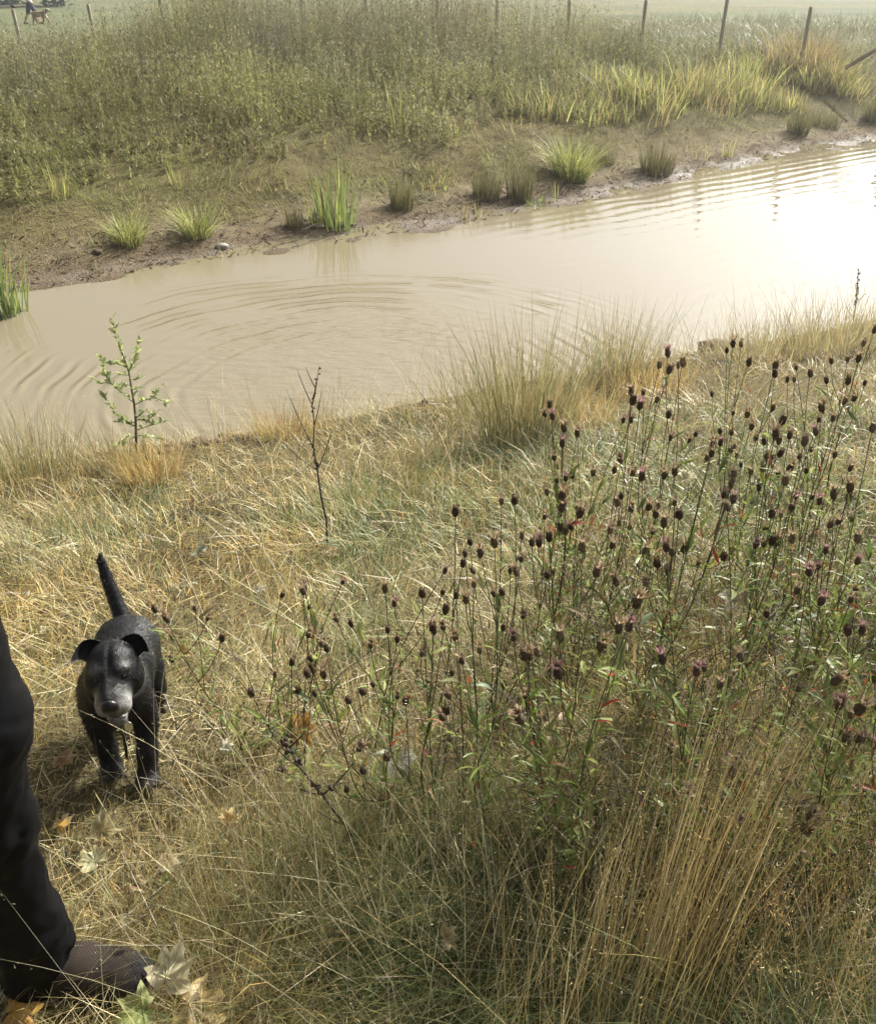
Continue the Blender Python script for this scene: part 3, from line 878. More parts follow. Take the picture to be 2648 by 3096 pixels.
def body_field(prims):
    def f(X, Y, Z):
        d = np.full(X.shape, 9.0, np.float32)
        for p in prims:
            if p[0] == 'c': e = sd_cap(X, Y, Z, *p[1:5])
            else: e = sd_ell(X, Y, Z, *p[1:3])
            k = p[-1]
            d = np.maximum(d, -e) if k < 0 and p[0] == 'cut' else smin(d, e, k)
        return d
    return f

def chain(pts, rad, k):
    return [('c', pts[i], pts[i + 1], rad[i], rad[i + 1], k) for i in range(len(pts) - 1)]

def sdf_obj(name, prims, lo, hi, h, mat, colf, parent=None, warp=None):
    f0 = body_field(prims)
    f = f0 if warp is None else (lambda X, Y, Z: f0(X, Y, Z) + warp(X, Y, Z))
    P, F = surface_net(f, lo, hi, h)
    return np_mesh(name, P, F, colf(P), mat, parent, smooth=True)

def fbm3(x, y, z, s, seed):
    return noise2(x + z * .37, y - z * .61, s, seed) * .5 + noise2(y + x * .23, z + x * .31, s, seed + 1) * .5

# ---------------------------------------------------------------- bird
def bird(loc):
    pr = [('e', (0, 0, .055), (.034, .05, .034), .01), ('e', (.012, -.045, .095), (.022, .024, .022), .02)] + chain([(-.005, .04, .05), (-.02, .12, .02)], [.018, .008], .02)
    o = sdf_obj('bird', pr, (-.07, -.09, 0), (.07, .15, .13), .006, plain_mat('bird plumage', (.022, .022, .024), .6), lambda P: np.tile([.02, .02, .02], (len(P), 1)))
    o.location = loc; o.rotation_euler = (0, 0, math.radians(-70))
    mb = MB()
    for s in (-1, 1): mb.tube([(s * .012, 0, .03), (s * .014, -.005, -.003)], .003, (.03, .02, .02), 4)
    mb.build('legs', M_STEM, o)
    mb = MB(); mb.tube([(.016, -.064, .096), (.02, -.086, .093)], [.006, .001], (.05, .04, .02), 5)
    mb.build('beak', M_STEM, o)
    tag(o, 'small dark bird perched on the leftmost fence post', 'bird')
fence()

# ---------------------------------------------------------------- black dog in the foreground
def coat_mat():
    m, nt, b, out = new_mat('dog coat')
    a = nt.nodes.new('ShaderNodeAttribute'); a.attribute_name = 'col'
    tc = nt.nodes.new('ShaderNodeTexCoord')
    mp = nt.nodes.new('ShaderNodeMapping'); mp.inputs['Scale'].default_value = (1, .35, .6)
    nt.links.new(tc.outputs['Object'], mp.inputs['Vector'])
    n = nt.nodes.new('ShaderNodeTexNoise'); n.inputs['Scale'].default_value = 420; n.inputs['Detail'].default_value = 3
    nt.links.new(mp.outputs[0], n.inputs['Vector'])
    n2 = nt.nodes.new('ShaderNodeTexNoise'); n2.inputs['Scale'].default_value = 38; n2.inputs['Detail'].default_value = 5
    nt.links.new(tc.outputs['Object'], n2.inputs['Vector'])
    ad = nt.nodes.new('ShaderNodeMath'); ad.operation = 'MULTIPLY_ADD'; ad.inputs[1].default_value = 1.6
    nt.links.new(n2.outputs['Fac'], ad.inputs[0]); nt.links.new(n.outputs['Fac'], ad.inputs[2])
    r = nt.nodes.new('ShaderNodeMapRange'); r.inputs['From Min'].default_value = .3; r.inputs['From Max'].default_value = .7; r.inputs['To Min'].default_value = .6; r.inputs['To Max'].default_value = 1.5
    nt.links.new(n.outputs['Fac'], r.inputs['Value'])
    mu = nt.nodes.new('ShaderNodeVectorMath'); mu.operation = 'SCALE'
    nt.links.new(a.outputs['Color'], mu.inputs[0]); nt.links.new(r.outputs[0], mu.inputs['Scale'])
    nt.links.new(mu.outputs[0], b.inputs['Base Color'])
    b.inputs['Roughness'].default_value = .40; b.inputs['Specular IOR Level'].default_value = .16
    bp = nt.nodes.new('ShaderNodeBump'); bp.inputs['Strength'].default_value = .6; bp.inputs['Distance'].default_value = .0022
    nt.links.new(ad.outputs[0], bp.inputs['Height']); nt.links.new(bp.outputs[0], b.inputs['Normal'])
    return m

def black_dog():
    ox, oy = -.775, 1.515
    oz = gz(ox, oy) + .012
    rz = math.radians(12)
    root = empty('dog', (ox, oy, oz), rz)
    root.scale = (.85, .87, 1.0)
    tag(root, 'stocky black dog with a greying muzzle walking through the straw grass', 'dog')
    cx, cy, cz = .035, .0, .372
    def hd(x, y, z): return (cx + x, cy + y, cz + z)
    rearz = gz(ox - .08, oy + .38) - oz + .005
    pr = chain([(0, .06, .245), (.008, .20, .222), (.004, .30, .205), (0, .37, .185)], [.072, .086, .084, .074], .03)
    pr += [('e', (0, .10, .225), (.070, .10, .080), .03)]
    pr += chain([(0, .06, .285), (.018, .03, .325), (.03, .012, .36)], [.070, .064, .060], .03)
    # head
    pr += [('e', hd(0, .005, .008), (.066, .066, .055), .02)]
    pr += [('e', hd(s * .040, -.022, -.022), (.036, .045, .036), .025) for s in (-1, 1)]
    pr += chain([hd(0, -.040, -.012), hd(0, -.098, -.022)], [.047, .038], .02)
    pr += [('e', hd(s * .023, -.092, -.038), (.024, .030, .026), .012) for s in (-1, 1)]
    pr += [('e', hd(s * .030, -.048, .030), (.018, .016, .011), .012) for s in (-1, 1)]
    pr += chain([hd(0, -.03, -.060), hd(0, -.084, -.080)], [.036, .026], .010)
    # front legs: the left one (viewer's right) reaches forward
    for s, up in ((1, 0), (-1, .055)):
        x = s * .058
        pr += [('e', (s * .054, .075, .235), (.044, .055, .066), .03)]
        pr += chain([(s * .062, .072, .20), (s * .066, .070 + up * .2, .135), (s * .060, .025 + up * .8, .065), (s * .054, .0 + up, .026)], [.042, .034, .028, .027], .015)
        pr += [('e', (s * .054, -.018 + up, .017), (.034, .040, .019), .012)]
        pr += [('e', (s * .054 + t * .0175, -.045 + up + abs(t) * .012 - .004, .012), (.0095, .016, .012), .004) for t in (-1.4, -.5, .5, 1.4)]
    # hind legs
    for s, fw in ((1, .02), (-1, -.05)):
        pr += [('e', (s * .046, .36, .165), (.050, .080, .078), .03)]
        pr += chain([(s * .056, .33 + fw, .10), (s * .060, .30 + fw, .055), (s * .056, .37 + fw, rearz + .085), (s * .055, .35 + fw, rearz + .03)], [.045, .034, .023, .022], .015)
        pr += [('e', (s * .068, .33 + fw, rearz + .018), (.028, .036, .018), .012)]
    # tail
    pr += chain([(-.005, .42, .205), (-.03, .475, .265), (-.05, .515, .325), (-.058, .53, .365), (-.056, .537, .382)], [.028, .022, .018, .013, .006], .003)
    def warp(X, Y, Z):
        # wrinkles across the shoulders, loose skin on the side and slack brow
        w = .0016 * np.sin((Y - .5 * np.abs(X)) * 260) * np.exp(-((Y - .10) / .035) ** 2) * (Z > .27)
        w = w + .0014 * np.sin((Z * .9 + Y) * 330 + X * 40) * np.exp(-((Y - .09) / .06) ** 2) * (np.abs(X) > .05) * (Z < .33)
        w = w + .0016 * np.sin((Z - cz) * 420 + np.abs(X - cx) * 120) * np.exp(-(((np.abs(X - cx) - .036) / .016) ** 2 + ((Z - cz - .032) / .02) ** 2 + ((Y - cy + .04) / .03) ** 2))
        # eye sockets, centre furrow of the brow, mouth
        for s in (-1, 1):
            e = (X - cx - s * .033) ** 2 + (Y - cy + .066) ** 2 + (Z - cz - .014) ** 2
            w = w + .007 * np.exp(-e / (2 * .010 ** 2))
        w = w + .005 * np.exp(-((X - cx) / .007) ** 2) * np.exp(-((Z - cz - .038) / .03) ** 2) * (Y < cy + .02) * (Y > cy - .12)
        mouth = np.exp(-((Z - cz + .066 + .12 * (Y - cy + .1)) / .006) ** 2) * np.clip((-.05 - (Y - cy)) / .02, 0, 1) * (np.abs(X - cx) < .045)
        return w + .016 * mouth
    def colf(P):
        x, y, z = P[:, 0] - cx, P[:, 1] - cy, P[:, 2] - cz
        n = fbm3(P[:, 0], P[:, 1], P[:, 2], .012, 90); nb = fbm3(P[:, 0], P[:, 1], P[:, 2], .035, 94)
        g = np.zeros(len(P))
        muz = np.clip((-.065 - y) / .03, 0, 1) * np.clip((.012 - z) / .03, 0, 1)
        g = np.maximum(g, muz * np.clip(np.abs(x) / .022, .15, 1) * .85)
        g = np.maximum(g, np.clip((-.04 - y) / .03, 0, 1) * np.clip((-.045 - z) / .02, 0, 1) * .55)
        brow = np.exp(-(((np.abs(x) - .038) / .014) ** 2 + ((z - .028) / .016) ** 2)) * (y < -.02)
        g = np.maximum(g, brow * .30)
        stripe = np.exp(-((x - .004) / .007) ** 2) * np.clip((-.04 - y) / .03, 0, 1) * (z > -.01)
        g = np.maximum(g, stripe * .22)
        paw = np.clip((.03 - P[:, 2]) / .02, 0, 1) * (P[:, 1] < .06)
        g = np.maximum(g, paw * .18)
        g = np.clip(g * (.4 + 1.1 * n) + .03 * nb, 0, 1)
        black = np.array([.0055, .0054, .006]); grey = np.array([.27, .265, .25])
        inside = np.exp(-((z + .066 + .12 * (y + .1)) / .008) ** 2) * np.clip((-.06 - y) / .02, 0, 1)
        c = black + (grey - black) * g[:, None]
        return c * (1 - .8 * inside[:, None]) + np.array([.03, .012, .012]) * (.8 * inside[:, None])
    M = coat_mat()
    bo = sdf_obj('body', pr, (-.17, -.20, rearz - .02), (.17, .60, .47), .0048, M, colf, root, warp)
    # short coat: fine hairs lying back over the skin
    me = bo.data; nv = len(me.vertices)
    co = np.zeros(nv * 3, np.float32); me.vertices.foreach_get('co', co); co = co.reshape(-1, 3)
    no = np.zeros(nv * 3, np.float32); me.vertices.foreach_get('normal', no); no = no.reshape(-1, 3)
    rh = np.random.default_rng(55)
    nh = 70000
    k = rh.integers(0, nv, nh)
    p = co[k] + rh.normal(0, .0018, (nh, 3)); nn = no[k]
    p = p - nn * (((p - co[k]) * nn).sum(1))[:, None]
    hx, hy, hz = p[:, 0] - cx, p[:, 1] - cy, p[:, 2] - cz
    head = (hy < .04) & (hz > -.10)
    flow = np.where(head[:, None], np.c_[hx * 6, np.full(nh, 1.0), .35 + 0 * hz], np.c_[p[:, 0] * 2, np.full(nh, .8), np.full(nh, -.75)])
    flow = flow - nn * (flow * nn).sum(1)[:, None]
    flow = flow / (np.linalg.norm(flow, axis=1)[:, None] + 1e-6) + rh.normal(0, .28, (nh, 3))
    L = np.where(head, rh.uniform(.003, .0065, nh), rh.uniform(.006, .0125, nh))
    muzzle = head & (hy < -.06); L = np.where(muzzle, L * .6, L)
    d = flow * .95 + nn * rh.uniform(.12, .42, (nh, 1))
    sdv = np.cross(nn, flow); sdv /= (np.linalg.norm(sdv, axis=1)[:, None] + 1e-6)
    wv_ = .00045
    Vh = np.stack([p - sdv * wv_ - nn * .0008, p + sdv * wv_ - nn * .0008, p + d * L[:, None]], 1).reshape(-1, 3)
    ch = colf(p) * rh.uniform(.5, 2.2, (nh, 1))
    keep = np.hypot(np.abs(hx) - .033, hz - .013) > .010
    keep |= hy > -.03
    Fh = np.arange(nh * 3).reshape(-1, 3)[keep]
    fur = np_mesh('coat', Vh, Fh, np.repeat(np.clip(ch, .002, .6), 3, 0), veg_mat('dog hair', .36, 0, .22), root)
    fur['kind'] = 'stuff'
    # ears: folded flaps with thickness
    for s in (-1, 1):
        nu, nv = 9, 8
        V = []
        A, T = (.020, .056), (.102, .026)
        Bb, D = (.064, .004), (.084, .030)
        qb = lambda p, q, r, u: tuple((1 - u) ** 2 * p[i] + 2 * u * (1 - u) * q[i] + u * u * r[i] for i in (0, 1))
        for side in (0, 1):
            for i in range(nu):
                u = i / (nu - 1)
                up_, lo_ = qb(A, (.080, .090), T, u ** .9), qb(Bb, (.076, .022), T, u)
                for j in range(nv):
                    v = j / (nv - 1)
                    lx = up_[0] * (1 - v) + lo_[0] * v
                    lt = up_[1] * (1 - v) + lo_[1] * v
                    # plane of the ear leans back; the tip folds over towards the front
                    fold = max(0, u - .5)
                    dep = .014 * math.sin(math.pi * v) * (1 - u) - .11 * fold ** 1.4 + .010 - (.0022 if side else -.0022)
                    V.append(hd(s * lx, lt * .52 + dep * .86 + .004, lt * .80 - dep * .30 + .008))
        Fq = []
        m = nu * nv
        for i in range(nu - 1):
            for j in range(nv - 1):
                a = i * nv + j
                Fq.append((a, a + 1, a + nv + 1, a + nv)); Fq.append((m + a, m + a + nv, m + a + nv + 1, m + a + 1))
        rim = [i * nv for i in range(nu)] + [(nu - 1) * nv + j for j in range(1, nv)] + [i * nv + nv - 1 for i in range(nu - 2, -1, -1)] + [j for j in range(nv - 2, 0, -1)]
        for a, b in zip(rim, rim[1:] + rim[:1]): Fq.append((a, m + a, m + b, b))
        mb = MB(); mb.add(V, Fq, (.011, .0105, .0115)); mb.build('ear', M, root)
    def ball(name, c, r, mat, col):
        mb = MB(); n, k = 12, 8
        vs = [(c[0] + r[0] * math.sin(math.pi * i / k) * math.cos(2 * math.pi * j / n), c[1] + r[1] * math.sin(math.pi * i / k) * math.sin(2 * math.pi * j / n), c[2] + r[2] * math.cos(math.pi * i / k)) for i in range(k + 1) for j in range(n)]
        fs = [(i * n + j, (i + 1) * n + j, (i + 1) * n + (j + 1) % n, i * n + (j + 1) % n) for i in range(k) for j in range(n)]
        mb.add(vs, fs, col); return mb.build(name, mat, root)
    glossy = plain_mat('wet black', (.006, .005, .005), .15, .6)
    for s in (-1, 1): ball('eye', hd(s * .033, -.057, .013), (.0078, .0075, .0068), glossy, (0, 0, 0))
    nose = ball('nose', hd(0, -.136, -.010), (.024, .013, .018), plain_mat('nose leather', (.010, .009, .010), .30, .5, 0, (300, .4, .002)), (0, 0, 0))
    mb = MB()
    for i in range(9):
        x = (i - 4) * .0058
        mb.tube([hd(x, -.104 + abs(i - 4) * .0022, -.077), hd(x, -.106 + abs(i - 4) * .0022, -.070)], [.0022, .001], (.55, .5, .4), 5)
    mb.build('teeth', M_STEM, root)
    # collar, tag and a hanging strap end
    mb = MB()
    ring = [(.022 + .079 * math.cos(t), .035 + .074 * math.sin(t), .305 + .022 * math.sin(t)) for t in np.linspace(0, 2 * math.pi, 25)]
    vs, fs = [], []
    for p in ring:
        for dz in (-.010, .010):
            for dr in (1.0, 1.045): vs.append((.022 + (p[0] - .022) * dr, .035 + (p[1] - .035) * dr, p[2] + dz))
    for i in range(24):
        a, b = i * 4, i * 4 + 4
        fs += [(a, b, b + 2, a + 2), (a + 1, a + 3, b + 3, b + 1), (a, a + 1, b + 1, b), (a + 2, b + 2, b + 3, a + 3)]
    mb.add(vs, fs, (0, 0, 0)); mb.build('collar', plain_mat('black webbing', (.014, .014, .014), .7), root)
    mb = MB()
    cc = Vector((.050, -.062, .235))
    vs = [cc + Vector((.011 * math.cos(t), dy, .016 * math.sin(t))) for dy in (-.0012, .0012) for t in np.linspace(0, 2 * math.pi, 16, endpoint=False)]
    fs = [tuple(range(16)), tuple(range(16, 32))[::-1]] + [(i, 16 + i, 16 + (i + 1) % 16, (i + 1) % 16) for i in range(16)]
    mb.add(vs, fs, (0, 0, 0)); mb.tube([cc + Vector((0, 0, .015)), cc + Vector((0, .025, .045))], .0025, (0, 0, 0), 5)
    mb.build('tag', plain_mat('tag metal', (.62, .62, .60), .25, .5, 1.0), root, False)
    mb = MB(); mb.tube([(.035, -.045, .262), (.030, -.055, .20), (.022, -.052, .13)], [.006, .0055, .004], (.012, .012, .012), 6)
    mb.build('strap_end', M_STEM, root)
black_dog()

# ---------------------------------------------------------------- dog walker in the field with a tan dog
def walker():
    yw = 53.0
    p = at_y(33, 21, yw)
    z = gz(p.x, yw)
    root = empty('person', (p.x, yw, z))
    tag(root, 'person in a pale top and navy shorts walking a tan dog in the field', 'person')
    skin = (.30, .17, .11)
    # walks towards +x; right leg back, left leg forward
    pr = chain([(.0, 0, .92), (0, 0, 1.15), (.02, 0, 1.40)], [.14, .125, .15], .06)
    pr += chain([(.02, 0, 1.45), (.03, 0, 1.54)], [.06, .055], .04) + [('e', (.05, 0, 1.64), (.095, .075, .115), .03)]
    pr += chain([(-.02, -.09, .90), (-.16, -.10, .50), (-.38, -.10, .12), (-.40, -.10, .07)], [.095, .065, .042, .04], .04)
    pr += chain([(.02, .09, .90), (.20, .10, .50), (.28, .10, .10), (.29, .10, .06)], [.095, .065, .042, .04], .04)
    pr += [('e', (-.34, -.10, .05), (.13, .045, .05), .02), ('e', (.36, .10, .04), (.13, .045, .045), .02)]
    pr += chain([(.02, -.19, 1.40), (.05, -.24, 1.12), (.27, -.22, .93), (.33, -.21, .90)], [.055, .043, .034, .036], .03)
    pr += chain([(.02, .19, 1.40), (-.05, .25, 1.13), (.10, .25, .90)], [.055, .043, .034], .03)
    sk = plain_mat('skin', skin, .55)
    flat = lambda c: (lambda P: np.tile(c, (len(P), 1)))
    sdf_obj('body', pr, (-.6, -.35, -.02), (.6, .38, 1.80), .028, sk, flat(skin), root)
    top = chain([(0, 0, .98), (0, 0, 1.15), (.02, 0, 1.42)], [.165, .15, .165], .06) + chain([(.02, -.19, 1.40), (.05, -.24, 1.14), (.20, -.225, 1.0)], [.075, .065, .055], .03) + chain([(.02, .19, 1.40), (-.05, .25, 1.15)], [.075, .065], .03)
    sdf_obj('shirt', top, (-.4, -.4, .75), (.5, .42, 1.62), .028, plain_mat('pale shirt', (.62, .54, .52), .85), flat((1, 1, 1)), root)
    sh = chain([(0, 0, .98), (0, 0, .88)], [.165, .16], .05) + chain([(-.02, -.09, .88), (-.13, -.10, .56)], [.12, .105], .05) + chain([(.02, .09, .88), (.16, .10, .58)], [.12, .105], .05)
    sdf_obj('shorts', sh, (-.4, -.35, .4), (.4, .36, 1.16), .028, plain_mat('navy shorts', (.028, .032, .06), .85), flat((1, 1, 1)), root)
    hair = [('e', (.035, 0, 1.67), (.10, .083, .105), .02)]
    sdf_obj('hair', hair, (-.12, -.12, 1.63), (.16, .12, 1.80), .02, plain_mat('brown hair', (.05, .035, .022), .7), flat((1, 1, 1)), root)
    for x, y in ((-.34, -.10), (.36, .10)):
        sdf_obj('shoe', [('e', (x, y, .05), (.15, .055, .06), .02)], (x - .2, y - .1, -.02), (x + .2, y + .1, .14), .02, plain_mat('dark shoe', (.03, .03, .032), .7), flat((1, 1, 1)), root)
    # tan dog
    q = at_y(41.5, 24.5, yw - .9)
    dz = gz(q.x, yw - .9)
    dg = empty('dog', (q.x, yw - .9, dz))
    tag(dg, 'tan dog with a pale chest walking on a lead beside the person in shorts', 'dog')
    pr = chain([(-.28, 0, .50), (0, 0, .48), (.22, 0, .50)], [.12, .125, .14], .05)
    pr += chain([(.26, 0, .54), (.40, 0, .66)], [.11, .085], .05) + [('e', (.46, 0, .68), (.10, .08, .085), .03)] + chain([(.50, 0, .66), (.62, 0, .62)], [.06, .045], .03)
    for x, y, x2, x3 in ((.22, -.09, .20, .12), (.24, .09, .36, .46), (-.30, -.09, -.20, -.10), (-.32, .09, -.40, -.46)):
        pr += chain([(x, y, .44), (x2, y, .22), (x3, y, .04)], [.075, .045, .034], .03) + [('e', (x3 + .03, y, .03), (.06, .035, .03), .02)]
    pr += chain([(-.38, 0, .54), (-.50, 0, .48)], [.04, .02], .03)
    def dc(P):
        c = np.tile(np.array([.20, .125, .055]), (len(P), 1))
        w = (P[:, 0] > .30) & (P[:, 2] < .52) & (P[:, 2] > .30)
        c[w] = (.55, .5, .42)
        c[(P[:, 0] > .52)] = (.30, .27, .24)
        c[(P[:, 0] > .38) & (P[:, 2] > .70)] = (.42, .36, .28)
        return c
    sdf_obj('body', pr, (-.6, -.2, -.02), (.75, .2, .84), .022, veg_mat('tan coat', .7, 0), dc, dg)
    for s in (-1, 1):
        mb = MB(); mb.tube([(.43, s * .065, .73), (.40, s * .10, .67), (.41, s * .10, .62)], [.035, .03, .012], (.10, .07, .05), 6); mb.build('ear', M_STEM, dg)
    mb = MB(); mb.tube([(.345 + .02 * math.cos(t), .105 * math.sin(t), .60 + .105 * math.cos(t)) for t in np.linspace(0, 2 * math.pi, 17)], .018, (.55, .52, .5), 5); mb.build('collar', M_STEM, dg)
    # lead from the hand to the collar
    hand = Vector((p.x + .34, yw - .21, z + .90)); col = Vector((q.x + .34, yw - .9, dz + .70))
    mid = (hand + col) / 2 + Vector((0, 0, -.08))
    mb = MB(); mb.tube([hand - hand, mid - hand, col - hand], .009, (.03, .03, .03), 5)
    o = mb.build('dog_lead', M_STEM); o.location = hand
    tag(o, 'dark lead running from the walker to the tan dog', 'lead')
walker()

# ---------------------------------------------------------------- person standing at the left
def bystander():
    cloth_m, nt, b, out = new_mat('black trousers')
    b.inputs['Base Color'].default_value = (.0035, .0035, .0042, 1); b.inputs['Roughness'].default_value = .62
    b.inputs['Specular IOR Level'].default_value = .12
    bump_noise(nt, b, 900, .25, .001, 2)
    kx, ky = -.724, .93
    g = gz(kx, ky)
    root = empty('person', (kx, ky, g))
    tag(root, 'person in black trousers and brown knit shoes standing at the left edge', 'person')
    flat = lambda c: (lambda P: np.tile(c, (len(P), 1)))
    # local frame: ankle of the front (right) foot at the origin, facing +x
    hipx = .034
    lx, ly = -.26, .13
    lz = gz(kx + lx, ky + ly) - g
    sk = (.32, .19, .13)
    body = chain([(hipx - .10, .06, .92), (hipx - .12, .06, 1.15), (hipx - .10, .06, 1.42)], [.13, .125, .15], .06)
    body += chain([(hipx - .06, .06, 1.44), (hipx - .03, .06, 1.56)], [.06, .052], .04) + [('e', (hipx - .01, .06, 1.65), (.095, .078, .12), .03), ('e', (hipx + .085, .06, 1.64), (.018, .014, .02), .012)]
    body += chain([(hipx - .02, -.01, .88), (hipx - .034, 0, .48), (-.006, 0, .20), (-.014, 0, .10)], [.075, .046, .034, .030], .03) + chain([(hipx - .11, .13, .88), (-.165, .13, .48), (-.225, .13, .20), (lx, ly, .10 + lz)], [.075, .048, .034, .030], .03)
    body += [('e', (.05, 0, .05), (.12, .04, .04), .02), ('e', (lx + .05, ly, .05 + lz), (.12, .04, .04), .02)]
    for s, fx in ((-1, -.20), (1, -.14)):
        yy = .06 + s * .20
        body += chain([(hipx - .07, yy, 1.40), (hipx - .09 + fx * .3, yy + s * .03, 1.12), (hipx - .06 + fx, yy + s * .02, .88)], [.05, .04, .03], .03)
        hx, hz = hipx - .055 + fx, .84
        body += [('e', (hx, yy + s * .02, hz), (.04, .018, .045), .015)]
        for kf, (dx, ln) in enumerate(((-.027, .062), (-.009, .075), (.009, .078), (.026, .068))):
            body += chain([(hx + dx, yy + s * .02, hz - .03), (hx + dx + .004, yy + s * .018, hz - .035 - ln * .5), (hx + dx + .014, yy + s * .012, hz - .035 - ln)], [.009, .008, .007], .004)
        body += chain([(hx + .03, yy + s * .015, hz + .012), (hx + .052, yy + s * .005, hz - .02), (hx + .054, yy - s * .002, hz - .05)], [.011, .010, .008], .006)
    sdf_obj('body', body, (-.5, -.30, -.02), (.30, .42, 1.80), .011, plain_mat('skin tone', sk, .5), flat(sk), root)
    def folds(X, Y, Z):
        rd = lambda x_, y_, sc, sd: 1 - 2 * np.abs(2 * noise2(x_, y_, sc, sd) - 1)
        th = np.arctan2(Y - .02, X - .02)
        hem = np.exp(-((Z - .15) / .10) ** 2); knee = np.exp(-((Z - .45) / .16) ** 2)
        a = .0042 * rd(th * .10, Z * 2.4 + .25 * X, .085, 121) * hem
        a = a + .0040 * rd(th * .06 + Z * .5, Z * 1.5 - th * .10, .075, 122) * (knee + .35)
        a = a + .0016 * rd(th * .08 - Z * .3, Z * 1.2 + th * .08, .040, 123)
        a = a - .010 * np.exp(-((Z - .135) / .03) ** 2) * np.clip(X * 14, 0, 1)
        return a.astype(np.float32)
    tr = chain([(hipx - .01, -.01, .95), (hipx, -.005, .70), (hipx - .032, 0, .47), (-.004, 0, .20), (-.016, 0, .075)], [.106, .078, .061, .056, .064], .05)
    tr += chain([(hipx - .11, .13, .95), (-.13, .13, .70), (-.16, .13, .47), (-.225, .13, .20), (lx - .005, ly, .07 + lz)], [.118, .095, .080, .066, .062], .05)
    tr += [('c', (hipx - .105, .06, .93), (hipx - .115, .06, 1.0), .132, .130, .06)]
    sdf_obj('trousers', tr, (-.45, -.19, .0), (.19, .32, 1.16), .006, cloth_m, flat((0, 0, 0)), root, folds)
    jk = chain([(hipx - .125, .06, .97), (hipx - .12, .06, 1.15), (hipx - .10, .06, 1.43)], [.142, .145, .17], .06)
    for s, fx in ((-1, -.20), (1, -.14)):
        yy = .06 + s * .20
        jk += chain([(hipx - .07, yy, 1.41), (hipx - .09 + fx * .3, yy + s * .03, 1.12), (hipx - .06 + fx, yy + s * .02, .91)], [.07, .058, .046], .04)
    sdf_obj('jacket', jk, (-.45, -.34, .80), (.22, .46, 1.64), .016, plain_mat('dark jacket', (.008, .008, .010), .85, .1), flat((0, 0, 0)), root)
    sdf_obj('hair', [('e', (hipx - .025, .06, 1.68), (.102, .088, .105), .02)], (-.22, -.08, 1.64), (.12, .2, 1.82), .012, plain_mat('dark hair', (.03, .02, .014), .7), flat((0, 0, 0)), root)
    # shoes: knit upper, ribbed heel, pale sole
    sm, nt, b, out = new_mat('brown knit upper')
    tc = nt.nodes.new('ShaderNodeTexCoord')
    wv = nt.nodes.new('ShaderNodeTexWave'); wv.inputs['Scale'].default_value = 130; wv.inputs['Distortion'].default_value = .6; wv.bands_direction = 'DIAGONAL'
    nt.links.new(tc.outputs['Object'], wv.inputs['Vector'])
    a = nt.nodes.new('ShaderNodeAttribute'); a.attribute_name = 'col'
    mx = nt.nodes.new('ShaderNodeMapRange'); mx.inputs['To Min'].default_value = .6; mx.inputs['To Max'].default_value = 1.1
    nt.links.new(wv.outputs['Fac'], mx.inputs['Value'])
    mu = nt.nodes.new('ShaderNodeVectorMath'); mu.operation = 'SCALE'
    nt.links.new(a.outputs['Color'], mu.inputs[0]); nt.links.new(mx.outputs[0], mu.inputs['Scale'])
    nt.links.new(mu.outputs[0], b.inputs['Base Color'])
    b.inputs['Roughness'].default_value = .85; b.inputs['Specular IOR Level'].default_value = .12
    bp = nt.nodes.new('ShaderNodeBump'); bp.inputs['Strength'].default_value = .35; bp.inputs['Distance'].default_value = .0012
    nt.links.new(wv.outputs['Fac'], bp.inputs['Height']); nt.links.new(bp.outputs[0], b.inputs['Normal'])
    sole_m = plain_mat('grey sole', (.16, .155, .15), .7, .3, 0, (160, .6, .003))
    for (x0, y0, z0) in ((0, 0, 0), (lx, ly, lz)):
        up = chain([(-.055, 0, .06), (.0, 0, .075), (.07, 0, .055), (.135, -.003, .042), (.168, -.003, .036)], [.036, .042, .042, .040, .030], .03)
        up += chain([(-.03, 0, .08), (-.01, 0, .13)], [.042, .042], .02) + [('e', (.10, -.004, .035), (.09, .047, .032), .02)]
        up = [(p[0],) + tuple(tuple(np.array(q) + (x0, y0, z0)) if k < (2 if p[0] == 'c' else 1) else q for k, q in enumerate(p[1:])) for p in up]
        def sc(P):
            x = P[:, 0] - x0
            c = np.tile(np.array([.026, .020, .016]), (len(P), 1))
            band = (x > .06) & (x < .10)
            c[band] = (.034, .025, .019)
            c[x > .158] = (.018, .016, .016)
            return c
        s = sdf_obj('shoe', up, (x0 - .12, y0 - .07, z0 + .01), (x0 + .22, y0 + .07, z0 + .20), .0055, sm, sc, root)
        mb = MB()
        out_ = [(-.095, 0), (-.085, -.03), (-.04, -.038), (.02, -.036), (.08, -.046), (.14, -.044), (.185, -.026), (.198, 0), (.185, .024), (.14, .04), (.08, .042), (.02, .034), (-.04, .036), (-.085, .03)]
        n = len(out_)
        vs = [(x0 + x * sc_, y0 + y * sc_, z0 + zz) for zz, sc_ in ((-.006, .97), (.0, 1.0), (.022, 1.02), (.028, .98)) for x, y in out_]
        fs = [(r * n + i, r * n + (i + 1) % n, (r + 1) * n + (i + 1) % n, (r + 1) * n + i) for r in range(3) for i in range(n)] + [tuple(range(n))[::-1], tuple(range(3 * n, 4 * n))]
        mb.add(vs, fs, (0, 0, 0)); mb.build('sole', sole_m, s, False)
bystander()
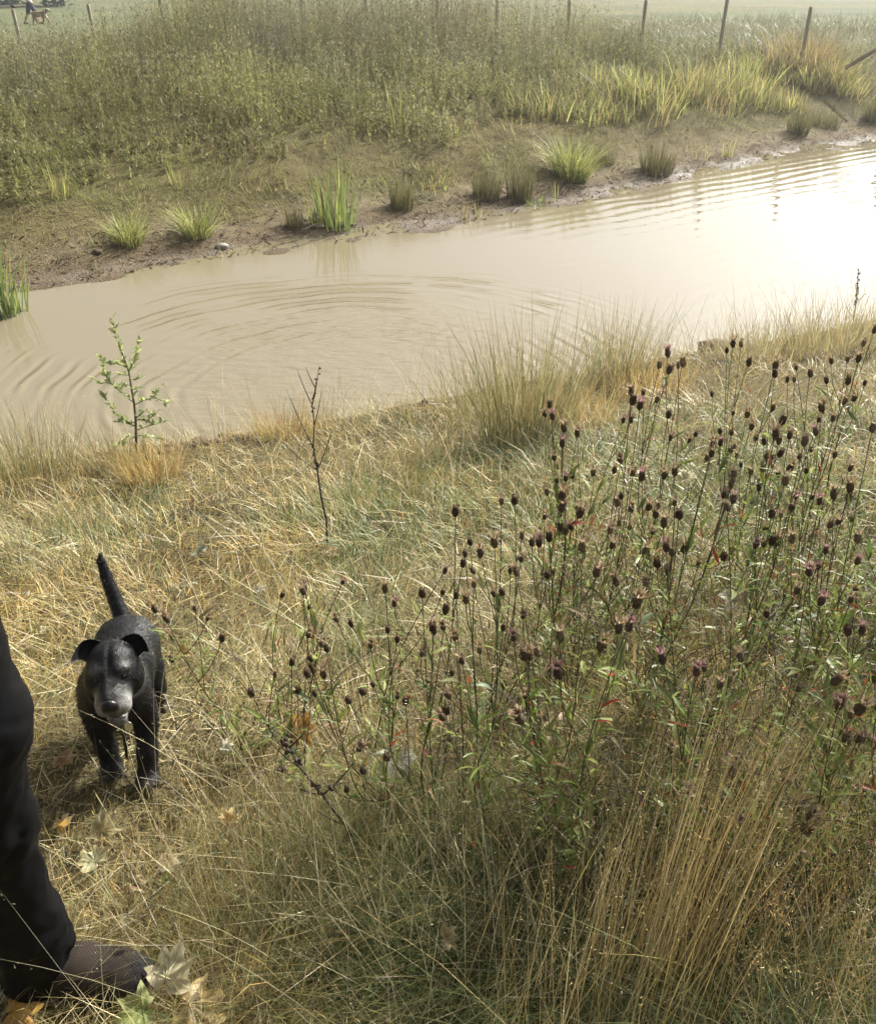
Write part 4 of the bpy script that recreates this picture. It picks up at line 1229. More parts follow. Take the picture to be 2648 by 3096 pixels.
# ---------------------------------------------------------------- knapweed
def head_mesh(name, seed, style):
    """one dried flower head, stem end at the origin, facing +z (metres)"""
    rg = random.Random(seed)
    mb = MB(); n = 9
    prof = [(.0012, -.001), (.0038, .0012), (.0058, .0058), (.0061, .0110), (.0052, .0160), (.0040, .0195)]
    vs, cs = [], []
    base = {'bud': (.092, .064, .042), 'tuft': (.135, .102, .068), 'pink': (.125, .085, .065), 'open': (.21, .165, .108)}[style]
    for i, (r, z) in enumerate(prof):
        for k in range(n):
            a = 2 * math.pi * (k + .5 * (i % 2)) / n
            rr = r * (1 + .16 * (1 if (k + i) % 2 else -1) * (0 < i < 5)) * rg.uniform(.94, 1.06)
            vs.append((rr * math.cos(a), rr * math.sin(a), z + rg.uniform(-.0006, .0006)))
            f = rg.uniform(.65, 1.5); cs.append(tuple(q * f for q in base))
    fs = [(i * n + k, i * n + (k + 1) % n, (i + 1) * n + (k + 1) % n, (i + 1) * n + k) for i in range(5) for k in range(n)]
    fs.append(tuple(range(5 * n, 6 * n)))
    mb.add(vs, fs, cs)
    nf, L, cols, sp = {'bud': (9, .005, [(.16, .10, .055), (.10, .06, .035)], .5), 'tuft': (36, .0140, [(.40, .30, .18), (.28, .19, .11), (.50, .42, .28)], .9),
                       'pink': (34, .0125, [(.44, .22, .27), (.38, .22, .20), (.50, .38, .30)], .8), 'open': (36, .0125, [(.42, .36, .24), (.34, .25, .14)], 1.2)}[style]
    for k in range(nf):
        a = rg.uniform(0, 6.28); s = rg.uniform(.2, sp); l = L * rg.uniform(.6, 1.2)
        b = Vector((.0042 * math.cos(a), .0042 * math.sin(a), .0180)); t = b + Vector((s * math.cos(a), s * math.sin(a), 1)).normalized() * l
        sd = Vector((-math.sin(a), math.cos(a), 0)) * .0020
        mb.add([b - sd, b + sd, t], [(0, 1, 2)], rg.choice(cols))
    # scale tips standing off the cup
    for k in range(14):
        a = rg.uniform(0, 6.28); z = rg.uniform(.004, .015); r = .0058
        b = Vector((r * math.cos(a), r * math.sin(a), z)); t = b + Vector((math.cos(a) * .0028, math.sin(a) * .0028, .0022))
        sd = Vector((-math.sin(a), math.cos(a), 0)) * .0011
        mb.add([b - sd, b + sd, t], [(0, 1, 2)], tuple(q * 2.2 for q in base))
    return mb.mesh(name, M_HEAD)

def leaf_mesh(name, seed, col, wid=.16, curl=.25):
    """lance-shaped leaf one metre long along +x, scaled when placed"""
    rg = random.Random(seed)
    ts = [0, .14, .34, .56, .78, 1]
    ws = [.18, .62, 1, .9, .55, .03]
    vs, cs = [], []
    tw = rg.uniform(-.4, .4); bend = rg.uniform(.05, curl)
    for t, w in zip(ts, ws):
        z = bend * (t - t * t * 1.6); yo = .06 * math.sin(t * 3 + seed)
        for s in (-1, 0, 1):
            y = s * w * wid * .5
            zz = z + abs(s) * .035 * w + s * tw * t * wid * .4
            vs.append((t, y + yo, zz))
            f = rg.uniform(.8, 1.2); cs.append(tuple(q * f for q in col))
    fs = []
    for i in range(len(ts) - 1):
        a = i * 3
        fs += [(a, a + 1, a + 4, a + 3), (a + 1, a + 2, a + 5, a + 4)]
    mb = MB(); mb.add(vs, fs, cs)
    return mb.mesh(name, M_LEAF)

HEADS = {s: [head_mesh('flower_head', i * 7 + len(s), s) for i in range(3)] for s in ('bud', 'tuft', 'pink', 'open')}
LEAVES = [leaf_mesh('leaf', i, c, w) for i, (c, w) in enumerate([((.16, .215, .05), .20), ((.19, .25, .055), .17), ((.25, .29, .075), .19), ((.115, .16, .045), .24), ((.17, .19, .07), .16), ((.29, .32, .085), .20)])]
RED_LEAF = leaf_mesh('leaf', 50, (.34, .055, .025), .2)
TAN_LEAF = leaf_mesh('leaf', 51, (.25, .17, .08), .15, .6)

def place(name, mesh, parent, p, d, up, scale):
    """copy of a piece with +x along d"""
    o = bpy.data.objects.new(name, mesh)
    COL.objects.link(o)
    o.parent = parent
    d = Vector(d).normalized(); y = Vector(up).cross(d)
    if y.length < 1e-4: y = Vector((0, 1, 0)).cross(d)
    y.normalize(); z = d.cross(y)
    m = Matrix((d, y, z)).transposed().to_4x4()
    o.matrix_basis = Matrix.Translation(p) @ m @ Matrix.Diagonal((*((scale,) * 3 if not hasattr(scale, '__len__') else scale), 1))
    return o

def bez(a, b, c, n):
    return [a * ((1 - t) ** 2) + b * (2 * t * (1 - t)) + c * (t * t) for t in [i / (n - 1) for i in range(n)]]

HEAD_PX = []
def crop(x0, y0, s, pts):
    for q in pts:
        HEAD_PX.append(((x0 + q[0] / s) / 3.0263, (y0 + q[1] / s) / 3.0234))
crop(1700, 800, 1.869, [(595,492),(607,590),(680,545),(655,565),(548,560),(965,440),(1010,445),(930,480),(1055,545),(1190,805),(390,712),(457,722),(400,757),(440,790),(537,757),(600,842),(345,875),(388,870),(85,945),(10,920),(965,835),(1045,840),(1070,910),(890,940),(955,945),(895,1000),(850,1010),(955,1040),(985,1075),(845,1060),(755,955),(720,990),(612,975),(1320,580),(1310,645),(1400,610),(1205,565),(1200,610),(1490,650),(1518,540),(1612,530),(1675,525),(1705,440),(1765,365),(1615,650),(1650,750),(1710,665),(1600,765),(1465,805),(1530,865),(1450,870),(1430,940),(1370,990),(1405,1045),(1205,950),(1225,990),(1285,960),(1155,1080),(1185,1085),(1235,1060),(1755,915),(1540,1070),(1630,1145),(1130,1150),(1065,1165),(1010,1130),(970,1180),(1220,1180),(1290,1145),(1380,1160),(955,1240),(915,1295),(930,1365),(635,1165),(577,1185),(400,1170),(450,1190),(295,1155),(175,1170),(20,1200),(310,1335),(390,1375),(490,1365),(545,1355),(530,1405),(575,1450),(635,1340),(660,1405),(105,1395),(20,1495),(50,1480),(320,1455),(380,1480),(270,1495),(1110,1255),(1315,1320),(1410,1310),(1455,1330),(1535,1290),(1620,1315),(1625,1250),(1515,1465),(1560,1450),(1630,1430),(1185,1400),(1235,1410),(1150,1490),(1190,1550),(1220,1555),(1095,1580),(1300,1540),(1395,1730),(1490,1610),(1670,1540),(1670,1670),(620,1620),(690,1600),(535,1680),(590,1730),(770,1690),(470,1610),(285,1580),(115,1590),(205,1740)])
crop(900, 900, 1.969, [(1500,630),(1470,690),(1515,700),(1580,760),(1665,800),(1575,860),(1483,1150),(1213,1205),(1290,1200),(940,1265),(1545,1085),(1595,1070),(1635,1050),(1575,1170),(1575,1240),(1685,1280),(1470,1300),(1335,1415),(1395,1450),(1435,1450),(1495,1420),(1170,1450),(1025,1450),(1085,1510),(995,1520),(985,1575),(1040,1625),(880,1620),(1265,1620),(1485,1645),(1515,1635),(1565,1355),(1590,1380),(1630,1360),(1695,1475),(1330,1550),(1050,1700),(740,1755),(865,1750),(1165,1755),(1215,1750),(520,1725),(270,1690),(30,1740)])
crop(700, 1700, 2.215, [(485,160),(470,150),(340,215),(520,300),(515,480),(580,515),(605,540),(635,570),(405,660),(525,640),(525,690),(505,740),(550,720),(615,740),(290,750),(445,850),(555,875),(130,870),(1090,270),(700,375),(797,405),(1045,445),(1110,510),(930,550),(945,815),(875,865),(780,920),(1110,895),(1165,925),(1435,305),(1505,215),(1570,240),(1345,430),(1355,455),(1415,430),(1495,495),(1275,605),(1660,580),(1540,650),(1475,735),(1445,885),(1435,990),(1405,1030),(860,1240),(880,1390),(665,1510),(770,1515),(1040,1300),(340,1380)])
crop(0, 1750, 2.531, [(1180,225),(1270,300),(1490,220),(1590,300),(1700,445),(1310,610)])
crop(1500, 1600, 2.953, [(65,870),(155,960),(255,1110),(300,1120),(360,1080),(245,770),(550,1270),(945,1030),(900,370),(1065,450),(1330,475),(1265,640),(1215,790),(1100,870),(1190,855),(1480,1140),(75,1385)])
crop(2048, 1600, 2.953, [(1180,370),(1070,540),(1290,630),(1520,900),(1650,890),(800,750),(1080,1410),(1430,1340),(1445,1550),(1640,1590),(170,1255),(380,1380),(1515,1860),(1650,1860)])

PLANT_PX = [(232, 762), (268, 742), (290, 800), (318, 748), (375, 765), (398, 815), (430, 818), (482, 832), (502, 745), 
            (545, 700), (562, 852), (602, 665), (650, 725), (668, 862), (702, 782), (732, 702), (748, 852),
            (770, 645), (812, 692), (822, 832), (862, 742), (880, 662), (905, 602), (642, 612), (562, 622), (722, 592), (802, 572),
            (598, 905), (715, 915), (790, 905), (860, 870)]
CLUE = {0: 'leftmost knapweed leaning over towards the dog', 1: 'short knapweed between the dog and the orange maple leaf'}

def knapweeds():
    rg = random.Random(5)
    bases = []
    for px, py in PLANT_PX:
        b = hit(px, py); b.z = gz(b.x, b.y); bases.append(b)
    got = [[] for _ in bases]
    for hx, hy in HEAD_PX:
        best = None
        for i, b in enumerate(bases):
            for dy in (-.10, 0, .10):
                p = at_y(hx, hy, b.y + dy + rg.uniform(-.03, .03))
                hgt = p.z - b.z
                lat = abs(p.x - b.x)
                if hgt < .16: continue
                cost = lat * .9 + abs(hgt - .50) * .9 + max(0, lat - .36) * 8 + max(0, hgt - .85) * 6 + len(got[i]) * .016 + abs(dy)
                if best is None or cost < best[0]: best = (cost, i, p)
        if best: got[best[1]].append(best[2])
    used = {}
    for i, b in enumerate(bases):
        hs = got[i]
        px, py = PLANT_PX[i]
        if not hs:
            hs = [b + Vector((rg.uniform(-.1, .1), rg.uniform(-.08, .08), rg.uniform(.35, .5))) for _ in range(4)]
        if px > 540:
            cen_ = sum(hs, Vector()) / len(hs)
            hs = hs + [b + Vector(((cen_.x - b.x) + rg.uniform(-.16, .16), (cen_.y - b.y) + rg.uniform(-.16, .16), (cen_.z - b.z) * rg.uniform(.65, 1.08))) for _ in range(2)]
        root = empty('knapweed_plant', b)
        right = px > 540
        rows = [[q for q in PLANT_PX if lo <= q[1] < hi] for lo, hi in ((0, 660), (660, 735), (735, 790), (790, 840), (840, 2000))]
        ri = next(j for j, r_ in enumerate(rows) if (px, py) in r_); row = sorted(rows[ri]); k_ = row.index((px, py))
        m_ = len(row)
        od = ['', 'second', 'third', 'fourth', 'fifth', 'sixth', 'seventh']
        w_ = ('leftmost' if k_ == 0 else od[k_] + ' from the left') if k_ <= (m_ - 1) / 2 else ('rightmost' if k_ == m_ - 1 else od[m_ - 1 - k_] + ' from the right')
        lab = CLUE.get(i) or f"knapweed with dried flower heads, {w_} in the {['rearmost', 'second', 'middle', 'fourth', 'front'][ri]} row of the stand"
        tag(root, lab, 'knapweed', group='knapweed plants on the near bank')
        stems, twigs = MB(), MB()
        loc = [h - b for h in hs]
        ns = max(1, min(3, round(len(hs) / 4.5)))
        loc.sort(key=lambda v: v.x)
        groups = [g for g in (loc[k * len(loc) // ns:(k + 1) * len(loc) // ns] for k in range(ns)) if g]
        leafspots = []
        for g in groups:
            cen = sum(g, Vector()) / len(g)
            hm = max(v.z for v in g)
            foot = Vector((rg.uniform(-.06, .06), rg.uniform(-.06, .06), -.02))
            fork = Vector((cen.x * rg.uniform(.3, .7), cen.y * .7, min(cen.z * rg.uniform(.38, .58), hm - .10)))
            main = bez(foot, Vector((fork.x * .4 + rg.uniform(-.06, .06), fork.y * .4 + rg.uniform(-.06, .06), fork.z * .55)), fork, 9)
            sc = [(.060, .038, .022), (.075, .055, .030), (.085, .095, .035), (.065, .075, .032)][rg.randrange(4)]
            stems.tube(main, [.0024 - .0008 * k / 8 for k in range(9)], sc, 5)
            leafspots += [(main[k], (main[k + 1] - main[k]).normalized(), .62 - .03 * k) for k in range(1, 8)] * 2
            g2 = sorted(g, key=lambda v: -v.z)
            # the highest head carries the stem on, the others branch from it
            lead = bez(fork, fork + (fork - main[-2]) * 2.2 + Vector((0, 0, .02)), g2[0], 8)
            stems.tube(lead, [.0015 - .0005 * k / 7 for k in range(8)], sc, 5)
            path = main[5:] + lead[1:]
            tips = [(g2[0], (lead[-1] - lead[-2]).normalized())]
            for h in g2[1:]:
                cand = [q for q in path if q.z < h.z - .05 and Vector((h.x - q.x, h.y - q.y, 0)).length < (h.z - q.z) * 1.1] or [path[0]]
                q = cand[rg.randrange(max(0, len(cand) - 6), len(cand))]
                mid = q.lerp(h, .5) + Vector(((h.x - q.x) * .22 + rg.uniform(-.012, .012), (h.y - q.y) * .22 + rg.uniform(-.012, .012), -.012))
                br = bez(q, mid, h, 6)
                stems.tube(br, [.0012, .0012, .0011, .0010, .0010, .0011], sc, 4)
                tips.append((h, (br[-1] - br[-2]).normalized()))
                leafspots += [(br[k], (br[k + 1] - br[k]).normalized(), .4) for k in (1, 3)]
            leafspots += [(lead[k], (lead[k + 1] - lead[k]).normalized(), .45) for k in (1, 3, 5)]
            for h, d in tips:
                st = rg.choices(['bud', 'tuft', 'pink', 'open'], [2, 5, 1.7, 2.4] if right else [6, 3, .5, .7])[0]
                s = rg.uniform(.85, 1.45) * (1.0 if right else .84)
                d = (d + Vector((rg.uniform(-.15, .15), rg.uniform(-.15, .15), .1))).normalized()
                o = bpy.data.objects.new('flower_head', rg.choice(HEADS[st])); COL.objects.link(o); o.parent = root
                o.location = h - d * .012 * s
                o.rotation_mode = 'QUATERNION'; o.rotation_quaternion = d.to_track_quat('Z', 'Y') @ Quaternion((0, 0, 1), rg.uniform(0, 6.28)); o.scale = (s, s, s)
        stems.build('stem', M_STEM, root)
        rg.shuffle(leafspots)
        nl = 46 if right else 22
        for p, d, ln in (leafspots * 4)[:nl]:
            a = rg.uniform(0, 6.28)
            side = Vector((math.cos(a), math.sin(a), 0)); side = (side - d * side.dot(d)).normalized()
            dd = (side * rg.uniform(.6, 1.0) + d * rg.uniform(.3, .9)).normalized()
            m = RED_LEAF if rg.random() < (.07 if right else .01) else TAN_LEAF if rg.random() < .10 else rg.choice(LEAVES)
            place('leaf', m, root, p, dd, d, (ln * rg.uniform(.085, .165) if m is not RED_LEAF else rg.uniform(.03, .045)))
        # fine side shoots and small leaves, too many to pick apart
        fv = []
        rn = np.random.default_rng(600 + i)
        k = 300 if right else 90
        q = np.array([leafspots[j % len(leafspots)][0] for j in range(k)]) + rn.normal(0, .022, (k, 3)) if leafspots else np.zeros((k, 3))
        q[:, 2] = np.clip(q[:, 2], .01, None)
        col = mixc([(4, (.16, .21, .05)), (3, (.21, .25, .065)), (1.5, (.28, .29, .09)), (2.5, (.2, .15, .07)), (.4, (.28, .08, .035))], k, rn)
        V, F, C = blades(q, rn.uniform(0, 6.28, k), rn.uniform(.018, .048, k), rn.uniform(.003, .0075, k), rn.uniform(.2, .9, k), rn.uniform(0, .5, k), col, 2, rn)
        f = np_mesh('small_leaves', V, F, C, M_LEAF, root); f['kind'] = 'stuff'
        # bare dark twigs near the foot
        n = 22 if right else 6
        for _ in range(n):
            a = rg.uniform(0, 6.28); L = rg.uniform(.10, .38)
            p0 = Vector((rg.uniform(-.08, .08), rg.uniform(-.08, .08), rg.uniform(0, .16)))
            twigs.tube(bez(p0, p0 + Vector((math.cos(a) * .02, math.sin(a) * .02, L * .6)), p0 + Vector((math.cos(a) * L * .8, math.sin(a) * L * .8, L * .8)), 5), [.0013, .0012, .001, .0008, .0005], (.06, .04, .028), 4)
        t = twigs.build('twigs', M_STEM, root); t['kind'] = 'stuff'
knapweeds()

def undergrowth():
    rg = np.random.default_rng(640)
    n = 470
    x = rg.uniform(-.15, 1.75, n); y = rg.uniform(1.15, 2.75, n)
    ok = (x < .78 * y + .12) & (x > .05 + .55 * (y - 1.2) - .25) & (noise2(x, y, .3, 88) > .33)
    x, y = x[ok], y[ok]; n = len(x)
    z = ground_z(x, y) - .01
    h = rg.uniform(.22, .56, n); ang = rg.uniform(0, 6.28, n); ln = rg.uniform(.02, .55, n); dr = rg.uniform(0, .35, n)
    c = mixc([(3, (.075, .05, .03)), (2, (.10, .10, .04)), (1.5, (.13, .08, .045)), (1, (.22, .17, .10))], n, rg)
    parts = [blades(np.c_[x, y, z], ang, h, rg.uniform(.0022, .004, n), ln, dr, c, 4, rg)]
    K = 15
    t = rg.uniform(.15, .98, (n, K))
    hor = h[:, None] * (ln[:, None] * t + dr[:, None] * t * t); ver = h[:, None] * (np.sqrt(1 - ln ** 2)[:, None] * t - .55 * dr[:, None] * t * t * np.clip(ln + .6, .5, 1.5)[:, None])
    P = np.stack([x[:, None] + np.cos(ang)[:, None] * hor, y[:, None] + np.sin(ang)[:, None] * hor, z[:, None] + ver], -1).reshape(-1, 3) + rg.normal(0, .006, (n * K, 3))
    m = n * K
    c = mixc([(3.5, (.17, .21, .055)), (2.5, (.23, .25, .08)), (1.5, (.12, .14, .05)), (3.2, (.25, .19, .10)), (.5, (.32, .08, .03))], m, rg)
    parts.append(blades(P, rg.uniform(0, 6.28, m), rg.uniform(.018, .055, m), rg.uniform(.003, .0085, m), rg.uniform(.2, .95, m), rg.uniform(0, .6, m), c, 2, rg))
    V, F, C = join(parts)
    tag(np_mesh('undergrowth', V, F, C, M_LEAF), 'tangle of thin dark stems and small leaves under the knapweed', 'undergrowth', 'stuff')
undergrowth()

# ---------------------------------------------------------------- young willow at the water's edge
def willow():
    foot = hit(137, 466); foot.z = gz(foot.x, foot.y)
    root = empty('willow_sapling', foot)
    tag(root, 'young willow sapling with pale green leaves standing against the water', 'tree')
    rg = random.Random(3)
    def pt(x, y, dy=0.0):
        return at_y((280 + x / 3.7) / 3.0263, (940 + y / 3.7) / 3.0234, foot.y + dy) - foot
    trunk = [Vector((0, 0, -.05))] + [pt(*q) for q in ((490, 1560), (481, 1200), (465, 1040), (435, 860), (405, 680), (340, 490), (300, 390), (250, 230), (220, 90))]
    mb = MB(); mb.tube(trunk, [.010, .0095, .008, .0075, .0065, .0055, .004, .0035, .0028, .0015], (.13, .12, .085), 7)
    mb.build('trunk', M_STEM, root)
    BR = [[(460,1025),(340,930),(210,810),(130,690),(100,500)], [(210,810),(80,800),(10,750)], [(470,1050),(570,1000),(690,965),(745,850)], [(690,965),(770,1000),(835,1020)],
          [(405,680),(470,560),(510,330)], [(400,640),(300,590),(200,590)], [(480,1250),(350,1230),(250,1130),(120,930)], [(490,1335),(620,1290),(790,1245)], [(488,1200),(580,1110),(690,1180)],
          [(410,720),(330,710),(290,700)], [(435,860),(380,830),(340,850)], [(440,880),(490,870),(520,900)], [(420,760),(480,770),(550,740)], [(480,1290),(400,1260),(290,1240)], [(485,1220),(620,1220),(700,1150)], [(495,1400),(600,1380),(720,1430)], [(490,1420),(400,1400),(290,1490)]]
    LM = [leaf_mesh('leaf', 70 + i, c, w, .15) for i, (c, w) in enumerate([((.28, .33, .13), .50), ((.37, .42, .16), .52), ((.22, .27, .14), .46), ((.44, .47, .21), .54)])]
    def leaves_on(pts, n0):
        for i in range(len(pts) - 1):
            L = (pts[i + 1] - pts[i]).length
            for k in range(max(1, round(L / .0092))):
                if i == 0 and k < n0: continue
                p = pts[i].lerp(pts[i + 1], (k + rg.random()) / max(1, round(L / .0092)))
                d = (pts[i + 1] - pts[i]).normalized()
                a = rg.uniform(0, 6.28)
                s = Vector((math.cos(a), math.sin(a), rg.uniform(-.2, .8)))
                place('leaf', rg.choice(LM), root, p, (d * .8 + s * .8), Vector((rg.uniform(-1, 1), rg.uniform(-1, 1), 1)), rg.uniform(.030, .054))
    for j, b in enumerate(BR):
        dy = rg.uniform(-.10, .10)
        pts = [pt(x, y, dy * k / (len(b) - 1)) for k, (x, y) in enumerate(b)]
        mb = MB(); mb.tube(pts, [.0035 - .0024 * k / (len(pts) - 1) for k in range(len(pts))], (.14, .13, .075), 5)
        mb.build('branch', M_STEM, root)
        leaves_on(pts, 2 if j in (0, 2, 6, 7) else 0)
    leaves_on(trunk[5:], 1)
willow()

# ---------------------------------------------------------------- dead stalks
def stalk(name, px_pts, y0, lean_y, r, col, lab, twigs, seed, knob=0):
    rg = random.Random(seed)
    f = hit(*px_pts[0]); f.z = gz(f.x, f.y)
    y0 = f.y if y0 is None else y0
    root = empty(name, f)
    tag(root, lab, 'dead stalk', group='dead stalks')
    n = len(px_pts)
    pts = [Vector((0, 0, -.03))] + [at_y(px, py, y0 + lean_y * k / (n - 1)) - f for k, (px, py) in enumerate(px_pts)][1:]
    mb = MB(); mb.tube(pts, [r * (1 - .75 * k / (n - 1)) for k in range(n)], col, 6); mb.build('stem', M_STEM, root)
    tw = MB()
    for (k, dx, dz, L) in twigs:
        p = pts[k]; d = Vector((dx, rg.uniform(-.3, .3), dz)).normalized()
        tw.tube(bez(p, p + d * L * .5 + Vector((0, 0, -.02 * L)), p + d * L + Vector((0, 0, L * .25)), 5), [r * .45, r * .4, r * .35, r * .3, r * .15], col, 4)
    if twigs:
        t = tw.build('twigs', M_STEM, root); t['kind'] = 'stuff'
    if knob:
        mb = MB()
        for _ in range(knob):
            k = rg.uniform(max(1, n * .35), n - 1.02); a = pts[int(k)].lerp(pts[int(k) + 1], k % 1)
            q = a + Vector((rg.uniform(-1, 1), rg.uniform(-1, 1), rg.uniform(-1, 1))) * r * 1.6
            mb.tube([q, q + Vector((rg.uniform(-.3, .3), rg.uniform(-.3, .3), 1)) * r * 1.6], [r * .8, r * .5], tuple(c * rg.uniform(.7, 1.4) for c in col), 4)
        s = mb.build('seeds', M_STEM, root); s['kind'] = 'stuff'
    return root
stalk('dock_stalk', [(327, 552), (326, 520), (321, 498), (317, 470), (313, 447), (314, 425), (312, 405), (315, 388), (319, 366)], None, .35, .0050, (.030, .019, .016),
      'tall bare black dock stalk standing in front of the pond', [(3, -.8, .7, .18), (4, -.5, 1, .22), (5, .3, .9, .12), (6, -.35, 1, .14), (6, .3, 1, .12), (2, .5, -.2, .06), (3, .4, .8, .16), (7, -.5, 1, .08)], 1, 26)
stalk('dock_stalk', [(851, 338), (853, 318), (855, 302), (856, 288), (858, 270)], None, .05, .007, (.05, .038, .034), 'dark dock spike rising above the pale grass at the right water edge', [(2, .8, .5, .12), (1, -.7, .6, .10)], 2, 60)
stalk('dead_stalk', [(366, 862), (345, 825), (322, 795), (300, 768), (288, 748), (282, 738)], None, .10, .0055, (.06, .042, .032), 'woody dead stem leaning up from the turf to the orange maple leaf', [(1, -.6, .5, .07), (2, .6, .6, .10), (3, -.5, .6, .08), (2, -.8, .1, .06), (4, .6, .5, .05)], 3, 22)
stalk('dead_stalk', [(218, 830), (195, 808), (170, 786), (150, 770)], None, .08, .0026, (.17, .14, .09), 'thin grey dead twig slanting over the turf under the dog', [], 4)
f = stalk('dead_flower_stalk', [(485, 58), (485.3, 38), (485.5, 22), (485.5, 11)], None, 0, .012, (.10, .085, .06), 'tall dead umbellifer stalk with a pale top above the far weeds', [(3, a, .9, .22) for a in (-1, -.5, 0, .5, 1)], 6)

# ---------------------------------------------------------------- fallen maple leaves
def maple_mesh(seed, c1, c2, curl=.35):
    rg = random.Random(seed)
    lob = [(-165, .28), (-146, .50), (-125, .48), (-112, .62), (-98, .78), (-90, .90), (-82, .74), (-70, .58), (-58, .72), (-50, .88), (-40, 1.0), (-33, .84), (-24, .66), (-15, .78), (-8, .96), (0, 1.10),
           (8, .94), (15, .80), (24, .66), (33, .86), (40, 1.0), (50, .86), (58, .74), (70, .58), (82, .76), (90, .88), (98, .76), (112, .60), (125, .50), (146, .48), (165, .30), (180, .10)]
    out = []
    for a, r in lob:
        r *= rg.uniform(.88, 1.1); t = math.radians(a + rg.uniform(-4, 4))
        out.append((r * math.cos(t), r * math.sin(t)))
    n = len(out)
    px, py, ph = rg.uniform(1.5, 3), rg.uniform(1.5, 3), rg.uniform(0, 6)
    def zz(x, y):
        r2 = x * x + y * y
        return curl * (.35 * r2 * math.cos(2 * math.atan2(y, x) + ph) + .16 * math.sin(px * 2.2 * x + ph) * math.cos(py * 2 * y) + .10 * math.sin(7 * x + 5 * y + ph)) + rg.uniform(-.06, .06)
    vs, cs = [(0, 0, zz(0, 0))], [c1]
    for fr in (.35, .68, 1.0):
        for x, y in out:
            vs.append((x * fr, y * fr, zz(x * fr, y * fr)))
            k = min(1, max(0, (fr - .3) * rg.uniform(.2, 1.3)))
            cs.append(tuple(a * (1 - k) + b * k for a, b in zip(c1, c2)))
    fs = [(0, 1 + i, 1 + (i + 1) % n) for i in range(n)]
    for r in range(2):
        for i in range(n):
            a, b = 1 + r * n + i, 1 + r * n + (i + 1) % n
            fs.append((a, a + n, b + n, b))
    mb = MB(); mb.add(vs, fs, cs)
    # veins and stalk
    vc = tuple(min(.7, q * 1.25) for q in c1)
    for a in (-92, -38, 0, 38, 92):
        t = math.radians(a); pts = [(math.cos(t) * r, math.sin(t) * r) for r in (0, .3, .6, .85)]
        mb.tube([(x, y, zz(x, y) + .012) for x, y in pts], [.016, .013, .009, .004], vc, 4)
    mb.tube([(0, 0, zz(0, 0)), (-.3, .02, .02), (-.75, .08, .10)], [.018, .016, .020], (.25, .15, .07), 4)
    return mb.mesh('maple_leaf', M_FALLEN)

